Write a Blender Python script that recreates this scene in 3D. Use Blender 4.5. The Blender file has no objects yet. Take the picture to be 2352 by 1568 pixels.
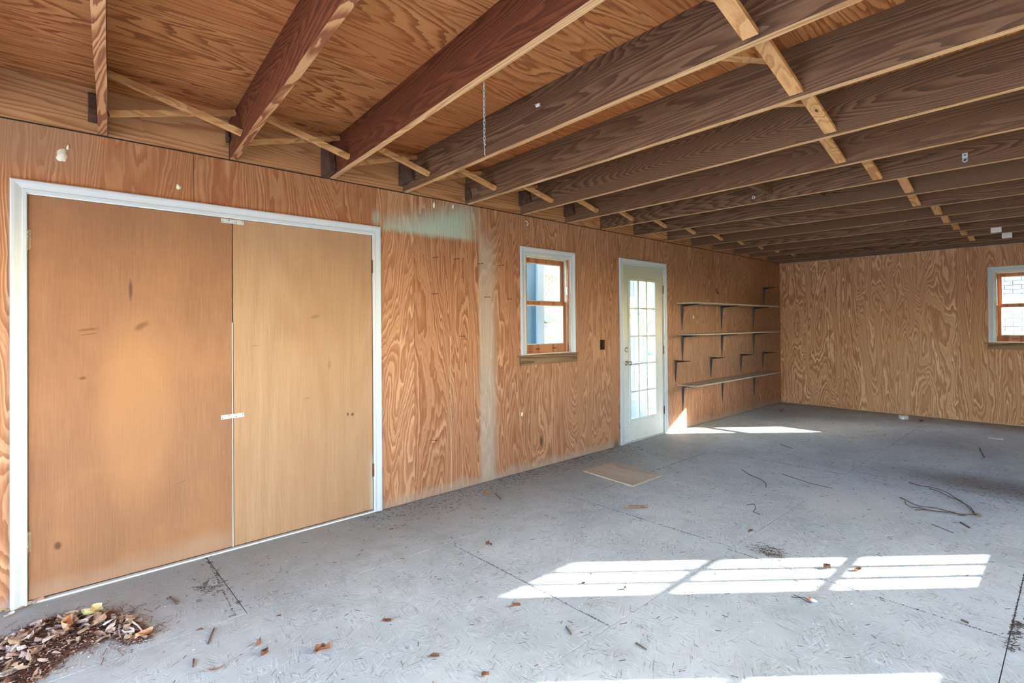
import bpy, math, random
from mathutils import Vector, Matrix
rnd = random.Random(7)
S = bpy.context.scene
COL = S.collection

# ------------------------------------------------------------------ camera
F, YAW, PITCH, ROLL, CY, CD, CH = 1194.845, 0.832507675, 0.00788077583, -0.0079141853, 737.165656, 3.59077, 1.38961
XB = 9.644                                     # back wall plane
fw = Vector((math.cos(YAW)*math.cos(PITCH), math.sin(YAW)*math.cos(PITCH), math.sin(PITCH)))
r0 = Vector((math.sin(YAW), -math.cos(YAW), 0)); u0 = r0.cross(fw)
cr = r0*math.cos(ROLL)+u0*math.sin(ROLL); cu = -r0*math.sin(ROLL)+u0*math.cos(ROLL)
CO = Vector((0, -CD, CH))
camd = bpy.data.cameras.new('camera'); cam = bpy.data.objects.new('camera', camd); COL.objects.link(cam)
cam.matrix_world = Matrix(((cr.x, cu.x, -fw.x, CO.x), (cr.y, cu.y, -fw.y, CO.y), (cr.z, cu.z, -fw.z, CO.z), (0, 0, 0, 1)))
camd.sensor_width = 36; camd.lens = F*36/2352; camd.shift_y = (CY-784)/2352; camd.clip_start = .05; camd.clip_end = 300
S.camera = cam

def ray(x, y): return fw + cr*((x-1176)/F) - cu*((y-CY)/F)
def hit(x, y, ax, v):
    d = ray(x, y); return CO + d*((v-CO[ax])/d[ax])
def fl(x, y): p = hit(x, y, 2, 0); return (p.x, p.y)

# ------------------------------------------------------------------ world, sun, exposure
SUN_AZ = Vector((.757, -.653)); SUN_EL = math.atan(.392)
wd = bpy.data.worlds.new('sky'); S.world = wd; wd.use_nodes = True
wn = wd.node_tree; bg = wn.nodes['Background']
sk = wn.nodes.new('ShaderNodeTexSky'); sk.sky_type = 'NISHITA'; sk.sun_disc = False
sk.sun_elevation = SUN_EL; sk.sun_rotation = math.atan2(SUN_AZ.x, SUN_AZ.y); sk.air_density = 1.0; sk.dust_density = 2.0; sk.ozone_density = 1.0
wn.links.new(sk.outputs[0], bg.inputs[0]); bg.inputs[1].default_value = 1.0
sl = bpy.data.lights.new('sun', 'SUN'); sl.energy = 16; sl.angle = math.radians(.4); sl.color = (1, .93, .84)
so = bpy.data.objects.new('sun', sl); COL.objects.link(so)
sd = Vector((SUN_AZ.x*math.cos(SUN_EL), SUN_AZ.y*math.cos(SUN_EL), math.sin(SUN_EL)))
so.rotation_euler = sd.to_track_quat('Z', 'Y').to_euler()
S.view_settings.view_transform = 'Standard'; S.view_settings.look = 'None'
S.view_settings.gamma = 1; S.view_settings.use_curve_mapping = False
S.view_settings.exposure = 2.15
S.cycles.max_bounces = 14; S.cycles.diffuse_bounces = 8; S.cycles.transparent_max_bounces = 16
S.cycles.sample_clamp_indirect = 12

# ------------------------------------------------------------------ node helpers
class G:
    def __init__(s, name):
        s.m = bpy.data.materials.new(name); s.m.use_nodes = True
        s.t = s.m.node_tree; s.t.nodes.clear()
        s.out = s.t.nodes.new('ShaderNodeOutputMaterial')
    def n(s, kind, **kw):
        nd = s.t.nodes.new('ShaderNode'+kind)
        for k, v in kw.items(): setattr(nd, k, v)
        return nd
    def put(s, sock, v):
        if isinstance(v, bpy.types.NodeSocket): s.t.links.new(v, sock)
        elif v is not None:
            if hasattr(sock.default_value, '__len__') and len(sock.default_value) == 4 and len(v) == 3: v = (*v, 1)
            sock.default_value = v
    def math(s, op, a, b=None, c=None, clamp=False):
        nd = s.n('Math', operation=op, use_clamp=clamp); s.put(nd.inputs[0], a)
        if b is not None: s.put(nd.inputs[1], b)
        if c is not None: s.put(nd.inputs[2], c)
        return nd.outputs[0]
    def vm(s, op, a, b=None):
        nd = s.n('VectorMath', operation=op); s.put(nd.inputs[0], a)
        if b is not None: s.put(nd.inputs[1], b)
        return nd.outputs[1] if op in ('LENGTH', 'DISTANCE') else nd.outputs[0]
    def noise(s, v, scale=5, detail=2, rough=.5, dist=0):
        nd = s.n('TexNoise'); s.put(nd.inputs['Vector'], v); nd.inputs['Scale'].default_value = scale
        nd.inputs['Detail'].default_value = detail; nd.inputs['Roughness'].default_value = rough; nd.inputs['Distortion'].default_value = dist
        return nd.outputs[0]
    def mix(s, f, a, b, mode='MIX'):
        nd = s.n('Mix', data_type='RGBA', blend_type=mode); s.put(nd.inputs[0], f); s.put(nd.inputs[6], a); s.put(nd.inputs[7], b)
        return nd.outputs[2]
    def ramp(s, f, stops, interp='LINEAR'):
        nd = s.n('ValToRGB'); cr_ = nd.color_ramp; cr_.interpolation = interp
        while len(cr_.elements) < len(stops): cr_.elements.new(.5)
        for e, (p, c) in zip(cr_.elements, stops):
            e.position = p; e.color = (*c, 1) if not isinstance(c, (int, float)) else (c, c, c, 1)
        s.put(nd.inputs[0], f); return nd.outputs[0]
    def ss(s, v, a, b, lo=0., hi=1.):
        nd = s.n('MapRange', interpolation_type='SMOOTHSTEP'); s.put(nd.inputs[0], v)
        for i, q in zip((1, 2, 3, 4), (a, b, lo, hi)): s.put(nd.inputs[i], q)
        return nd.outputs[0]
    def bsdf(s, col, rough=.6, bump=None, bd=.002, metal=0, spec=.4):
        b = s.n('BsdfPrincipled'); s.put(b.inputs['Base Color'], col); s.put(b.inputs['Roughness'], rough)
        b.inputs['Metallic'].default_value = metal; b.inputs['Specular IOR Level'].default_value = spec
        if bump is not None:
            bn = s.n('Bump'); bn.inputs['Strength'].default_value = 1; bn.inputs['Distance'].default_value = bd
            s.put(bn.inputs['Height'], bump); s.t.links.new(bn.outputs[0], b.inputs['Normal'])
        s.t.links.new(b.outputs[0], s.out.inputs[0]); return b
    def obj(s): return s.n('TexCoord').outputs['Object']
    def rand(s): return s.n('ObjectInfo').outputs['Random']
    def xyz(s, v):
        nd = s.n('SeparateXYZ'); s.put(nd.inputs[0], v); return nd.outputs
    def comb(s, x, y, z):
        nd = s.n('CombineXYZ'); s.put(nd.inputs[0], x); s.put(nd.inputs[1], y); s.put(nd.inputs[2], z); return nd.outputs[0]

def flat(name, col, rough=.5, metal=0, spec=.4, var=.12, scale=20):
    g = G(name); n = g.noise(g.obj(), scale, 4, .6)
    c = g.mix(g.ss(n, .3, .7), tuple(x*(1-var) for x in col), tuple(min(1, x*(1+var)) for x in col))
    g.bsdf(c, rough, n, .0006, metal, spec); return g.m

def wood(name, light, mid, dark, axis, ring=12, nscale=1.5, stretch=.12, rough=.62, knots=0, fine=.25, blotch=None, bfac=.4, bump=.0008, lo=.35, hi=.62, warp=.35, finish=None, soft=1., vary=.18, plank=None, jag=0, patch=0, k=1., keep_t=.55, smooth=False):
    """contour lines of a stretched noise field = flat-sawn / rotary-cut grain"""
    light, mid, dark = (tuple(x*k for x in c_) for c_ in (light, mid, dark))
    if blotch: blotch = tuple(x*k for x in blotch)
    g = G(name); P = g.obj(); R = g.rand()
    off = g.vm('ADD', P, g.comb(g.math('MULTIPLY', R, 37.), g.math('MULTIPLY', R, 61.), g.math('MULTIPLY', R, 23.)))
    sc = [1, 1, 1]; sc[axis] = stretch
    V = g.vm('MULTIPLY', off, tuple(sc))
    n = g.noise(V, nscale, 2.2, .45, warp)
    if plank:                                   # veneer figure changes from strip to strip
        pass
    v = g.math('MULTIPLY', n, ring)
    wob = g.noise(V, nscale*9, 2, .5)
    v = g.math('ADD', v, g.math('MULTIPLY', wob, .55*ring/12))
    kd = None
    if knots:
        s2 = [1.3, 1.3, 1.3]; s2[axis] = .55
        vo = g.n('TexVoronoi', feature='F1'); g.put(vo.inputs['Vector'], g.vm('MULTIPLY', off, tuple(s2))); vo.inputs['Scale'].default_value = knots
        kd = vo.outputs['Distance']
        keep = g.math('GREATER_THAN', g.xyz(vo.outputs['Color'])[0], keep_t)
        kk = g.math('MULTIPLY', g.math('POWER', 2.718, g.math('MULTIPLY', kd, -9.)), keep)
        v = g.math('ADD', v, g.math('MULTIPLY', kk, 5.5))
    if jag:
        js = [9, 9, 9]; js[axis] = 2.2
        v = g.math('ADD', v, g.math('MULTIPLY', g.math('SUBTRACT', g.noise(g.vm('MULTIPLY', off, tuple(js)), 1.6, 3, .6), .5), jag))
    f = g.math('FRACT', v)
    c = g.ramp(f, [(0, dark), (.05, light), (lo, light), (hi, mid), (.80, dark), (1, dark)])
    if smooth: c = g.ramp(f, [(0, mid), (.3, light), (.62, mid), (.8, tuple((a_+b_)/2 for a_, b_ in zip(mid, dark))), (1, mid)])
    if patch:
        fp = g.math('FRACT', g.math('MULTIPLY', v, .27))
        c = g.mix(g.math('MULTIPLY', g.ss(g.math('ABSOLUTE', g.math('SUBTRACT', fp, .5)), .12, .16), patch), c, g.ramp(f, [(0, dark), (.05, mid), (1, dark)]))
        q = g.math('MULTIPLY', g.ss(g.math('ABSOLUTE', g.math('SUBTRACT', fp, .22)), .05, .07, 1, 0), patch)
        c = g.mix(q, c, light)
    fib_sc = [60, 60, 60]; fib_sc[axis] = 1.6
    fib = g.noise(g.vm('MULTIPLY', off, tuple(fib_sc)), 3, 3, .6)
    c = g.mix(fine, c, g.ramp(fib, [(.3, dark), (.55, mid), (.7, light)]))
    big = g.noise(g.vm('MULTIPLY', off, tuple(sc)), .9, 3, .6)
    c = g.mix(g.ss(big, .42, .72, 0, bfac), c, blotch or dark)
    c = g.mix(vary, c, g.ramp(R, [(0, tuple(x*.55 for x in mid)), (.5, mid), (1, tuple(min(1, x*1.5) for x in light))]))
    if kd is not None:
        core = g.math('MULTIPLY', g.ss(kd, .03, .075, 1, 0), keep)
        c = g.mix(core, c, tuple(x*.28 for x in dark))
    if finish: c = finish(g, c)
    h = g.math('ADD', g.math('MULTIPLY', f, .5), g.math('MULTIPLY', fib, .6))
    g.bsdf(c, rough, h, bump, 0, .3); return g.m

def srgb(*c): return tuple(((x/255+.055)/1.055)**2.4 if x > 10 else x/3294 for x in c)

# paint haze and stains of the long wall and its changes of tone (in wall metres)
def wall_marks(g, c):
    p = g.xyz(g.obj()); x, z = p[0], p[2]
    nz = g.noise(g.obj(), 7, 4, .6); nf = g.noise(g.obj(), 90, 2, .6)
    jit = g.math('MULTIPLY', g.math('SUBTRACT', nz, .5), .05)
    low = g.ss(g.math('ADD', z, jit), 2.10, 2.16)
    top = g.math('ADD', 2.19, g.math('MULTIPLY', g.math('SUBTRACT', x, 1.93), .30))
    hi = g.ss(g.math('SUBTRACT', z, top), -.14, .10, 1, 0)
    lft = g.ss(x, 1.915, 1.96); rgt = g.ss(g.math('ADD', x, jit), 2.62, 2.98, 1, 0)
    m = g.math('MULTIPLY', g.math('MULTIPLY', low, hi), g.math('MULTIPLY', lft, rgt))
    m = g.math('MULTIPLY', m, g.ss(g.noise(g.vm('MULTIPLY', g.obj(), (70, 70, 4)), 1, 3, .6), .2, .55, .55, 1))
    sx = g.math('SUBTRACT', x, 1.885); sz = g.math('MULTIPLY', g.math('SUBTRACT', z, 2.21), .6)
    sp = g.ss(g.math('SQRT', g.math('ADD', g.math('MULTIPLY', sx, sx), g.math('MULTIPLY', sz, sz))), .015, .05, .75, 0)
    m = g.math('MAXIMUM', m, sp)
    c = g.mix(g.math('MULTIPLY', m, .85), c, srgb(172, 194, 180))
    st = g.math('MULTIPLY', g.ss(x, 2.86, 2.90), g.ss(x, 2.99, 3.12, 1, 0))
    st = g.math('MULTIPLY', st, g.ss(z, 2.3, 2.0, 0, 1))
    c = g.mix(g.math('MULTIPLY', st, .68), c, srgb(176, 166, 152))
    # grey soiling in the top left, splash-back dirt along the foot
    tl = g.math('MULTIPLY', g.ss(x, .05, .35, 1, 0), g.ss(z, 2.12, 2.3))
    c = g.mix(g.math('MULTIPLY', tl, .5), c, srgb(150, 130, 110))
    foot = g.ss(g.math('ADD', z, g.math('MULTIPLY', nz, -.16)), -.05, .03, .6, 0)
    c = g.mix(foot, c, srgb(165, 150, 135))
    # wood lifts from orange to paler tan further along the wall; darker and greyer by the shelves
    c = g.mix(g.ss(x, 1.9, 6.5, 0, .14), c, srgb(176, 146, 118))
    ab = g.math('MULTIPLY', g.ss(x, 1.8, 2.0, 1, 0), g.ss(z, 2.0, 2.15)); c = g.mix(g.math('MULTIPLY', ab, .35), c, srgb(160, 96, 50))
    sx2 = g.math('DIVIDE', g.math('SUBTRACT', x, 4.86), .08); sz2 = g.math('DIVIDE', z, .15)
    dk_ = g.math('ADD', g.math('SQRT', g.math('ADD', g.math('MULTIPLY', sx2, sx2), g.math('MULTIPLY', sz2, sz2))), g.math('MULTIPLY', nz, .6))
    c = g.mix(g.ss(dk_, .5, 1.3, .75, 0), c, srgb(70, 62, 56))
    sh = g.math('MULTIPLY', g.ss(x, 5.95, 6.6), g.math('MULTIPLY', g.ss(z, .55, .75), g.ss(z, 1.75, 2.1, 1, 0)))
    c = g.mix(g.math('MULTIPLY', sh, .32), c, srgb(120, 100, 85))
    return c

M = {}
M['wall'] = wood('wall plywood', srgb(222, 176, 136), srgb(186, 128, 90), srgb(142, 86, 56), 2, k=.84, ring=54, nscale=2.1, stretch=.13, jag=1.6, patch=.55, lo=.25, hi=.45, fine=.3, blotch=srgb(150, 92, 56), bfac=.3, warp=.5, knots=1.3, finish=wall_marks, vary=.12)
M['wall_back'] = wood('end wall plywood', srgb(216, 178, 142), srgb(176, 128, 90), srgb(142, 94, 60), 2, k=1.2, ring=48, nscale=2.0, stretch=.17, jag=1.8, patch=.5, lo=.3, hi=.5, fine=.25, blotch=srgb(160, 112, 74), bfac=.3, warp=.6, vary=.1)
M['deck'] = wood('roof deck plywood', srgb(214, 152, 98), srgb(194, 124, 70), srgb(112, 56, 28), 0, k=.86, ring=38, nscale=2.2, stretch=.1, jag=1.5, patch=.5, fine=.35, blotch=srgb(168, 84, 38), bfac=.65, knots=1.9, warp=.7, vary=.15)
M['joist_red'] = wood('red stained pine', srgb(148, 82, 48), srgb(122, 62, 36), srgb(80, 38, 22), 1, k=.72, keep_t=.3, ring=110, nscale=1.6, stretch=.055, fine=.35, blotch=srgb(82, 42, 26), bfac=.5, knots=1.7, vary=.05, lo=.25, hi=.5)
M['joist'] = wood('weathered pine', srgb(150, 114, 84), srgb(122, 86, 60), srgb(70, 44, 30), 1, k=.72, keep_t=.3, ring=120, nscale=1.6, stretch=.055, fine=.35, blotch=srgb(96, 62, 42), bfac=.55, knots=1.9, vary=.16, lo=.3, hi=.55)
M['edge'] = wood('floor lit sawn pine edge', srgb(216, 178, 134), srgb(196, 152, 106), srgb(160, 108, 70), 1, ring=30, nscale=3, stretch=.05, fine=.3, bfac=.15, vary=.2)  # joist undersides: paler wood, with light off the floor put into the colour
M['edge_red'] = wood('floor lit barky pine edge', srgb(196, 150, 104), srgb(160, 104, 68), srgb(120, 66, 44), 1, ring=14, nscale=7, stretch=.12, fine=.2, bfac=.3, vary=.1)  # underside of the red joists, floor light in the colour again
M['rim'] = wood('rim board pine', srgb(214, 160, 112), srgb(198, 140, 92), srgb(160, 102, 62), 0, k=.78, ring=60, nscale=1.8, stretch=.06, fine=.3, bfac=.25, knots=1.6, vary=.15)
M['brace'] = wood('pale bracing pine', srgb(214, 168, 116), srgb(198, 146, 94), srgb(160, 106, 64), 0, ring=10, nscale=5, stretch=.3, fine=.4, bfac=.2, knots=5, vary=.12)
M['dark_block'] = flat('dark pine block', srgb(82, 56, 42), .8, var=.3)
def leaf_l(g, c):
    p = g.xyz(g.obj()); x, z = p[0], p[2]
    nz = g.noise(g.obj(), 2.2, 4, .6, .3); n2 = g.noise(g.vm('MULTIPLY', g.obj(), (14, 14, 3)), 2, 4, .7)
    c = g.mix(g.ss(nz, .4, .7, 0, .35), c, srgb(172, 124, 84))
    # paler veneer tongue in the middle, dark oval scorch, scrape marks
    tx = g.math('DIVIDE', g.math('SUBTRACT', x, .41), .17); tz = g.math('DIVIDE', g.math('SUBTRACT', z, .92), .52)
    td = g.math('SQRT', g.math('ADD', g.math('MULTIPLY', tx, tx), g.math('MULTIPLY', tz, tz)))
    c = g.mix(g.ss(g.math('ADD', td, g.math('MULTIPLY', nz, .8)), 1.05, 1.7, .35, 0), c, srgb(184, 136, 92))
    ox = g.math('DIVIDE', g.math('SUBTRACT', x, .381), .011); oz = g.math('DIVIDE', g.math('SUBTRACT', z, 1.605), .075)
    od = g.math('SQRT', g.math('ADD', g.math('MULTIPLY', ox, ox), g.math('MULTIPLY', oz, oz)))
    c = g.mix(g.ss(od, .3, 1.1, .7, 0), c, srgb(72, 50, 42))
    for (cx, cz, w_, h_, sl_, f_) in ((.20, 1.385, .07, .012, .12, .5), (.2, 1.36, .06, .006, .14, .5), (.43, 1.40, .05, .03, .5, .5), (.173, 1.126, .022, .014, .1, .7), (.073, .266, .02, .03, 0, .85), (.62, .48, .05, .004, .3, .4)):
        a = g.math('SUBTRACT', x, cx); b = g.math('SUBTRACT', g.math('SUBTRACT', z, cz), g.math('MULTIPLY', a, sl_))
        a = g.math('DIVIDE', a, w_); b = g.math('DIVIDE', b, h_)
        d = g.math('ADD', g.math('SQRT', g.math('ADD', g.math('MULTIPLY', a, a), g.math('MULTIPLY', b, b))), g.math('MULTIPLY', n2, .9))
        c = g.mix(g.ss(d, .7, 1.35, f_, 0), c, srgb(84, 52, 36))
    foot = g.ss(g.math('ADD', z, g.math('MULTIPLY', nz, -.2)), -.06, .05, .32, 0)
    return g.mix(foot, c, srgb(178, 158, 138))
M['leaf_l'] = wood('left door lauan', srgb(184, 136, 100), srgb(174, 126, 92), srgb(158, 110, 78), 2, smooth=True, k=.70, ring=7, nscale=1.4, stretch=.18, fine=.7, blotch=srgb(150, 98, 68), bfac=.5, warp=.3, finish=leaf_l, vary=0, bump=.0004)
def leaf_r(g, c):
    nz = g.noise(g.vm('MULTIPLY', g.obj(), (1, 1, .5)), 2.4, 3, .6); n2 = g.noise(g.obj(), 30, 4, .7)
    p = g.xyz(g.obj()); x, z = p[0], p[2]
    c = g.mix(g.ss(nz, .45, .7, 0, .35), c, srgb(160, 120, 88))
    for (cx, cz, w_, h_, sl_, f_) in ((1.69, .75, .018, .022, 0, .95), (1.655, .755, .012, .02, 0, .9), (1.03, 1.27, .04, .004, 0, .5), (1.42, 1.46, .05, .02, .2, .35), (1.52, 1.12, .02, .05, .3, .3), (1.36, .90, .03, .004, .1, .6)):
        a = g.math('DIVIDE', g.math('SUBTRACT', x, cx), w_)
        b = g.math('DIVIDE', g.math('SUBTRACT', g.math('SUBTRACT', z, cz), g.math('MULTIPLY', g.math('SUBTRACT', x, cx), sl_)), h_)
        d = g.math('ADD', g.math('SQRT', g.math('ADD', g.math('MULTIPLY', a, a), g.math('MULTIPLY', b, b))), g.math('MULTIPLY', n2, .9))
        c = g.mix(g.ss(d, .7, 1.35, f_, 0), c, srgb(84, 52, 36))
    gz = g.math('MULTIPLY', g.ss(x, 1.80, 1.86), g.ss(g.math('ABSOLUTE', g.math('SUBTRACT', z, .2)), .12, .3, 1, 0))
    return g.mix(g.math('MULTIPLY', gz, .7), c, srgb(180, 190, 180))
M['leaf_r'] = wood('right door lauan', srgb(204, 168, 132), srgb(194, 156, 120), srgb(176, 138, 104), 2, smooth=True, k=.74, ring=13, nscale=1.5, stretch=.12, fine=.55, blotch=srgb(182, 136, 96), bfac=.4, warp=.4, finish=leaf_r, vary=0, bump=.0004)
def dusty(g, c): return g.mix(.6, c, srgb(186, 182, 172))
M['shelf'] = wood('dusty shelf plywood', srgb(176, 140, 104), srgb(150, 112, 80), srgb(112, 80, 56), 0, ring=14, nscale=2, stretch=.1, finish=dusty)
M['sill'] = wood('weathered sill board', srgb(158, 126, 92), srgb(132, 102, 74), srgb(98, 72, 50), 0, ring=30, nscale=2, stretch=.08, vary=0)
M['sill_y'] = wood('weathered end sill board', srgb(158, 126, 92), srgb(132, 102, 74), srgb(98, 72, 50), 1, ring=30, nscale=2, stretch=.08, vary=0)
M['sash'] = wood('stained sash pine', srgb(196, 134, 92), srgb(176, 112, 74), srgb(146, 88, 58), 2, ring=20, nscale=2, stretch=.06, vary=.05)
M['board'] = wood('loose plywood board', srgb(204, 194, 180), srgb(190, 176, 158), srgb(166, 148, 130), 1, ring=14, nscale=2, stretch=.12, knots=3, vary=0, lo=.5, hi=.8, fine=.5)
def trim_fin():
    g = G('white gloss trim paint'); o = g.obj(); n = g.noise(o, 14, 5, .65); n2 = g.noise(g.vm('MULTIPLY', o, (60, 60, 2)), 3, 3, .6)
    c = g.mix(g.ss(n, .66, .74, 0, .12), (.54, .59, .62), (.36, .37, .37)); c = g.mix(g.math('MULTIPLY', n2, .12), c, (.46, .48, .49))
    g.bsdf(c, .35, n2, .0003); return g.m
M['trim'] = trim_fin()
def door_paint():
    g = G('aged cream door paint'); o = g.obj(); p = g.xyz(o); n = g.noise(o, 9, 5, .65); n2 = g.noise(o, 40, 4, .7)
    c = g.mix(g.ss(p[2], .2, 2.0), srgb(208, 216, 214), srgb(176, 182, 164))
    c = g.mix(g.ss(n, .52, .75, 0, .45), c, srgb(168, 164, 140)); c = g.mix(g.ss(n2, .68, .74, 0, .6), c, srgb(110, 100, 84))
    g.bsdf(c, .4, n, .0004); return g.m
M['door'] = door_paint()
M['cream'] = flat('cream vinyl jamb', srgb(210, 204, 182), .45, var=.1)
M['white'] = flat('white painted plastic', srgb(236, 236, 232), .45, var=.04)
M['bracket'] = flat('black steel bracket', srgb(42, 42, 46), .5, .3, var=.25)
M['nail'] = flat('rusty nail steel', srgb(64, 44, 34), .7, .4, var=.3)
M['chrome'] = flat('tarnished nickel', srgb(190, 186, 176), .28, .95, var=.12)
M['zinc'] = flat('zinc plated steel', srgb(196, 204, 206), .4, .35, var=.12, scale=60)
M['bronze'] = flat('rusty hinge steel', srgb(120, 84, 58), .55, .5, var=.3, scale=60)
M['brass'] = flat('dull hinge steel', srgb(168, 156, 130), .42, .6, var=.25, scale=60)
M['black'] = flat('dark cavity', srgb(40, 30, 24), .9)
M['box'] = flat('rusty outlet box steel', srgb(96, 66, 46), .7, .2, var=.35, scale=50)
M['splat'] = flat('pale dried mud', srgb(216, 206, 184), .8, var=.15)
M['red'] = flat('faded red plastic', srgb(206, 110, 92), .5)
M['frost'] = flat('frosted white plastic', srgb(222, 222, 224), .3)
M['wire'] = flat('dark bare wire', srgb(58, 56, 58), .5, .4)
M['twig'] = flat('grey brown twig', srgb(92, 78, 70), .85, var=.3, scale=60)
M['twig_pale'] = flat('bleached twig', srgb(214, 204, 196), .8, var=.1)
M['bark'] = flat('brown bark', srgb(140, 112, 92), .9, var=.4, scale=90)
M['paper'] = flat('white paper', srgb(240, 242, 244), .7, var=.04)
M['plastic_bag'] = flat('crumpled clear plastic', srgb(206, 206, 206), .25, var=.2, scale=60)

def floor_mat():
    g = G('painted strand board'); o = g.obj(); p = g.xyz(o)
    V = g.vm('ADD', o, g.comb(g.math('MULTIPLY', g.rand(), 9.), 0, 0))
    c = srgb(170, 176, 178)
    big = g.noise(o, 1.1, 4, .6, .4); med = g.noise(o, 6, 5, .65)
    c = g.mix(g.ss(big, .35, .68), srgb(180, 192, 197), srgb(203, 214, 218))
    c = g.mix(g.ss(med, .45, .7, 0, .3), c, srgb(160, 166, 166))
    hs = None
    for i, ang in enumerate((.25, 1.05, 1.75, 2.6)):
        mp = g.n('VectorRotate', rotation_type='Z_AXIS'); g.put(mp.inputs['Vector'], V); mp.inputs['Angle'].default_value = ang
        mv = g.vm('ADD', g.vm('MULTIPLY', mp.outputs[0], (3.6, 36, 1)), (i*3.1, i*1.7, 0))
        mp2 = g.vm('ADD', mv, g.comb(0, g.math('MULTIPLY', g.noise(V, 3, 1), 1.6), 0))
        n = g.noise(mp2, 3.1, 2, .55)
        msk = g.ss(g.noise(g.vm('ADD', V, (i*5.3, 0, 0)), 7, 2, .5), .46, .56)
        lt = g.math('MULTIPLY', g.ss(n, .57, .62), msk)
        dk = g.math('MULTIPLY', g.ss(n, .38, .33), msk)
        c = g.mix(g.math('MULTIPLY', lt, .45), c, srgb(226, 234, 238))
        c = g.mix(g.math('MULTIPLY', dk, .5), c, srgb(112, 118, 122))
        h = g.math('SUBTRACT', lt, dk); hs = h if hs is None else g.math('ADD', hs, h)
    # trodden-in specks
    sp = g.noise(g.vm('MULTIPLY', V, (1, 1.6, 1)), 70, 2, .6)
    c = g.mix(g.ss(sp, .70, .76, 0, .75), c, srgb(78, 68, 60))
    # settled brown dirt along the wall foot, dimmer light painted in by the long wall, and a dirty patch on the right
    y = g.math('ADD', p[1], g.math('MULTIPLY', g.math('SUBTRACT', med, .5), .5))
    wl = g.ss(y, -1.5, -.05, 0, .8)
    wl = g.math('MULTIPLY', wl, g.ss(p[0], 5.0, 6.5, 1, .25))
    c = g.mix(wl, c, srgb(134, 132, 127))
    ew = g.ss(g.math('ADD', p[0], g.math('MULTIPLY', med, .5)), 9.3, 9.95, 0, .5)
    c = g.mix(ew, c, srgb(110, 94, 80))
    dx = g.math('DIVIDE', g.math('SUBTRACT', p[0], 5.95), .42); dy = g.math('DIVIDE', g.math('ADD', p[1], 3.35), 1.2)
    dd = g.math('ADD', g.math('SQRT', g.math('ADD', g.math('MULTIPLY', dx, dx), g.math('MULTIPLY', dy, dy))), g.math('MULTIPLY', med, .7))
    c = g.mix(g.ss(dd, .6, 1.6, .75, 0), c, srgb(104, 92, 84))
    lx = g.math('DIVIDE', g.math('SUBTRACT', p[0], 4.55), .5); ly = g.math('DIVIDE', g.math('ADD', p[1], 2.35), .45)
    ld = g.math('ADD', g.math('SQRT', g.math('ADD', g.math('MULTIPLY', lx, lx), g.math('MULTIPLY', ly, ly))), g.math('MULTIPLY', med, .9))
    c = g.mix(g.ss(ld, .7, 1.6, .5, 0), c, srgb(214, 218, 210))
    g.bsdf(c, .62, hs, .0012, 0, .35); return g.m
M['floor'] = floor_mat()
M['dirt'] = flat('dark joint dirt', srgb(66, 56, 50), .9, var=.4, scale=60)
def rmat(name, cols, rough=.75):
    g = G(name); n = g.noise(g.obj(), 60, 3, .6)
    c = g.ramp(g.rand(), [(i/(len(cols)-1), cc) for i, cc in enumerate(cols)], 'LINEAR')
    c = g.mix(g.ss(n, .4, .7, 0, .45), c, srgb(120, 88, 72)); g.bsdf(c, rough, n, .0006); return g.m
M['leaf_pale'] = rmat('bleached dry leaf', [srgb(206, 186, 172), srgb(176, 148, 132), srgb(150, 112, 96), srgb(212, 198, 188), srgb(120, 84, 70), srgb(186, 156, 122)])
M['leaf_brown'] = rmat('brown dry leaf', [srgb(126, 82, 58), srgb(104, 66, 50), srgb(146, 98, 68)])
M['leaf_yellow'] = flat('yellow dry leaf', srgb(206, 192, 140), .7)
M['leaf_tan'] = flat('tan dry leaf', srgb(204, 160, 122), .7)
M['litter'] = flat('brown pine needle litter', srgb(104, 70, 58), .85, var=.5, scale=35)
M['needle'] = flat('dark dry needles', srgb(78, 66, 58), .85, var=.4, scale=30)
M['leaf_bits'] = flat('leaf crumbs', srgb(176, 158, 146), .8, var=.3)
M['crumb'] = flat('pale crumbs', srgb(206, 204, 198), .8)
# outdoors
M['panel_blue'] = flat('blue grey sheet siding', srgb(128, 152, 164), .6, var=.06, scale=4)
M['post'] = flat('white column paint', srgb(196, 202, 206), .5, var=.03)
M['concrete'] = flat('pale concrete', srgb(176, 180, 184), .8, var=.08, scale=3)
M['porch'] = flat('pale blue grey porch boards', srgb(160, 176, 188), .6, var=.06, scale=6)
M['lawn'] = flat('winter lawn', srgb(120, 124, 84), .9, var=.3, scale=3)
M['mortar'] = flat('light mortar', srgb(190, 190, 188), .9)
M['mortar_dark'] = flat('grey weathered mortar', srgb(92, 92, 91), .9)
M['green'] = flat('green painted vent hood', srgb(128, 150, 150), .6)
def rbrick(name, cols):
    g = G(name); n = g.noise(g.obj(), 30, 4, .7)
    wp = g.n('NewGeometry').outputs['Position']
    cell = g.n('TexWhiteNoise'); cell.noise_dimensions = '3D'
    g.put(cell.inputs[0], g.vm('SNAP', wp, (.105, .105, .072)))
    r = g.math('FRACT', g.math('ADD', g.rand(), cell.outputs[0]))
    c = g.ramp(r, [(i/(len(cols)-1), cc) for i, cc in enumerate(cols)])
    c = g.mix(g.ss(n, .4, .7, 0, .3), c, cols[0]); g.bsdf(c, .85, n, .002); return g.m
M['brick_white'] = rbrick('white washed brick', [srgb(158, 158, 156), srgb(142, 144, 143), srgb(150, 145, 140), srgb(164, 164, 162)])
M['brick_tan'] = rbrick('tan brick', [srgb(184, 178, 170), srgb(168, 162, 154), srgb(194, 190, 184), srgb(146, 140, 134)])
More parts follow.
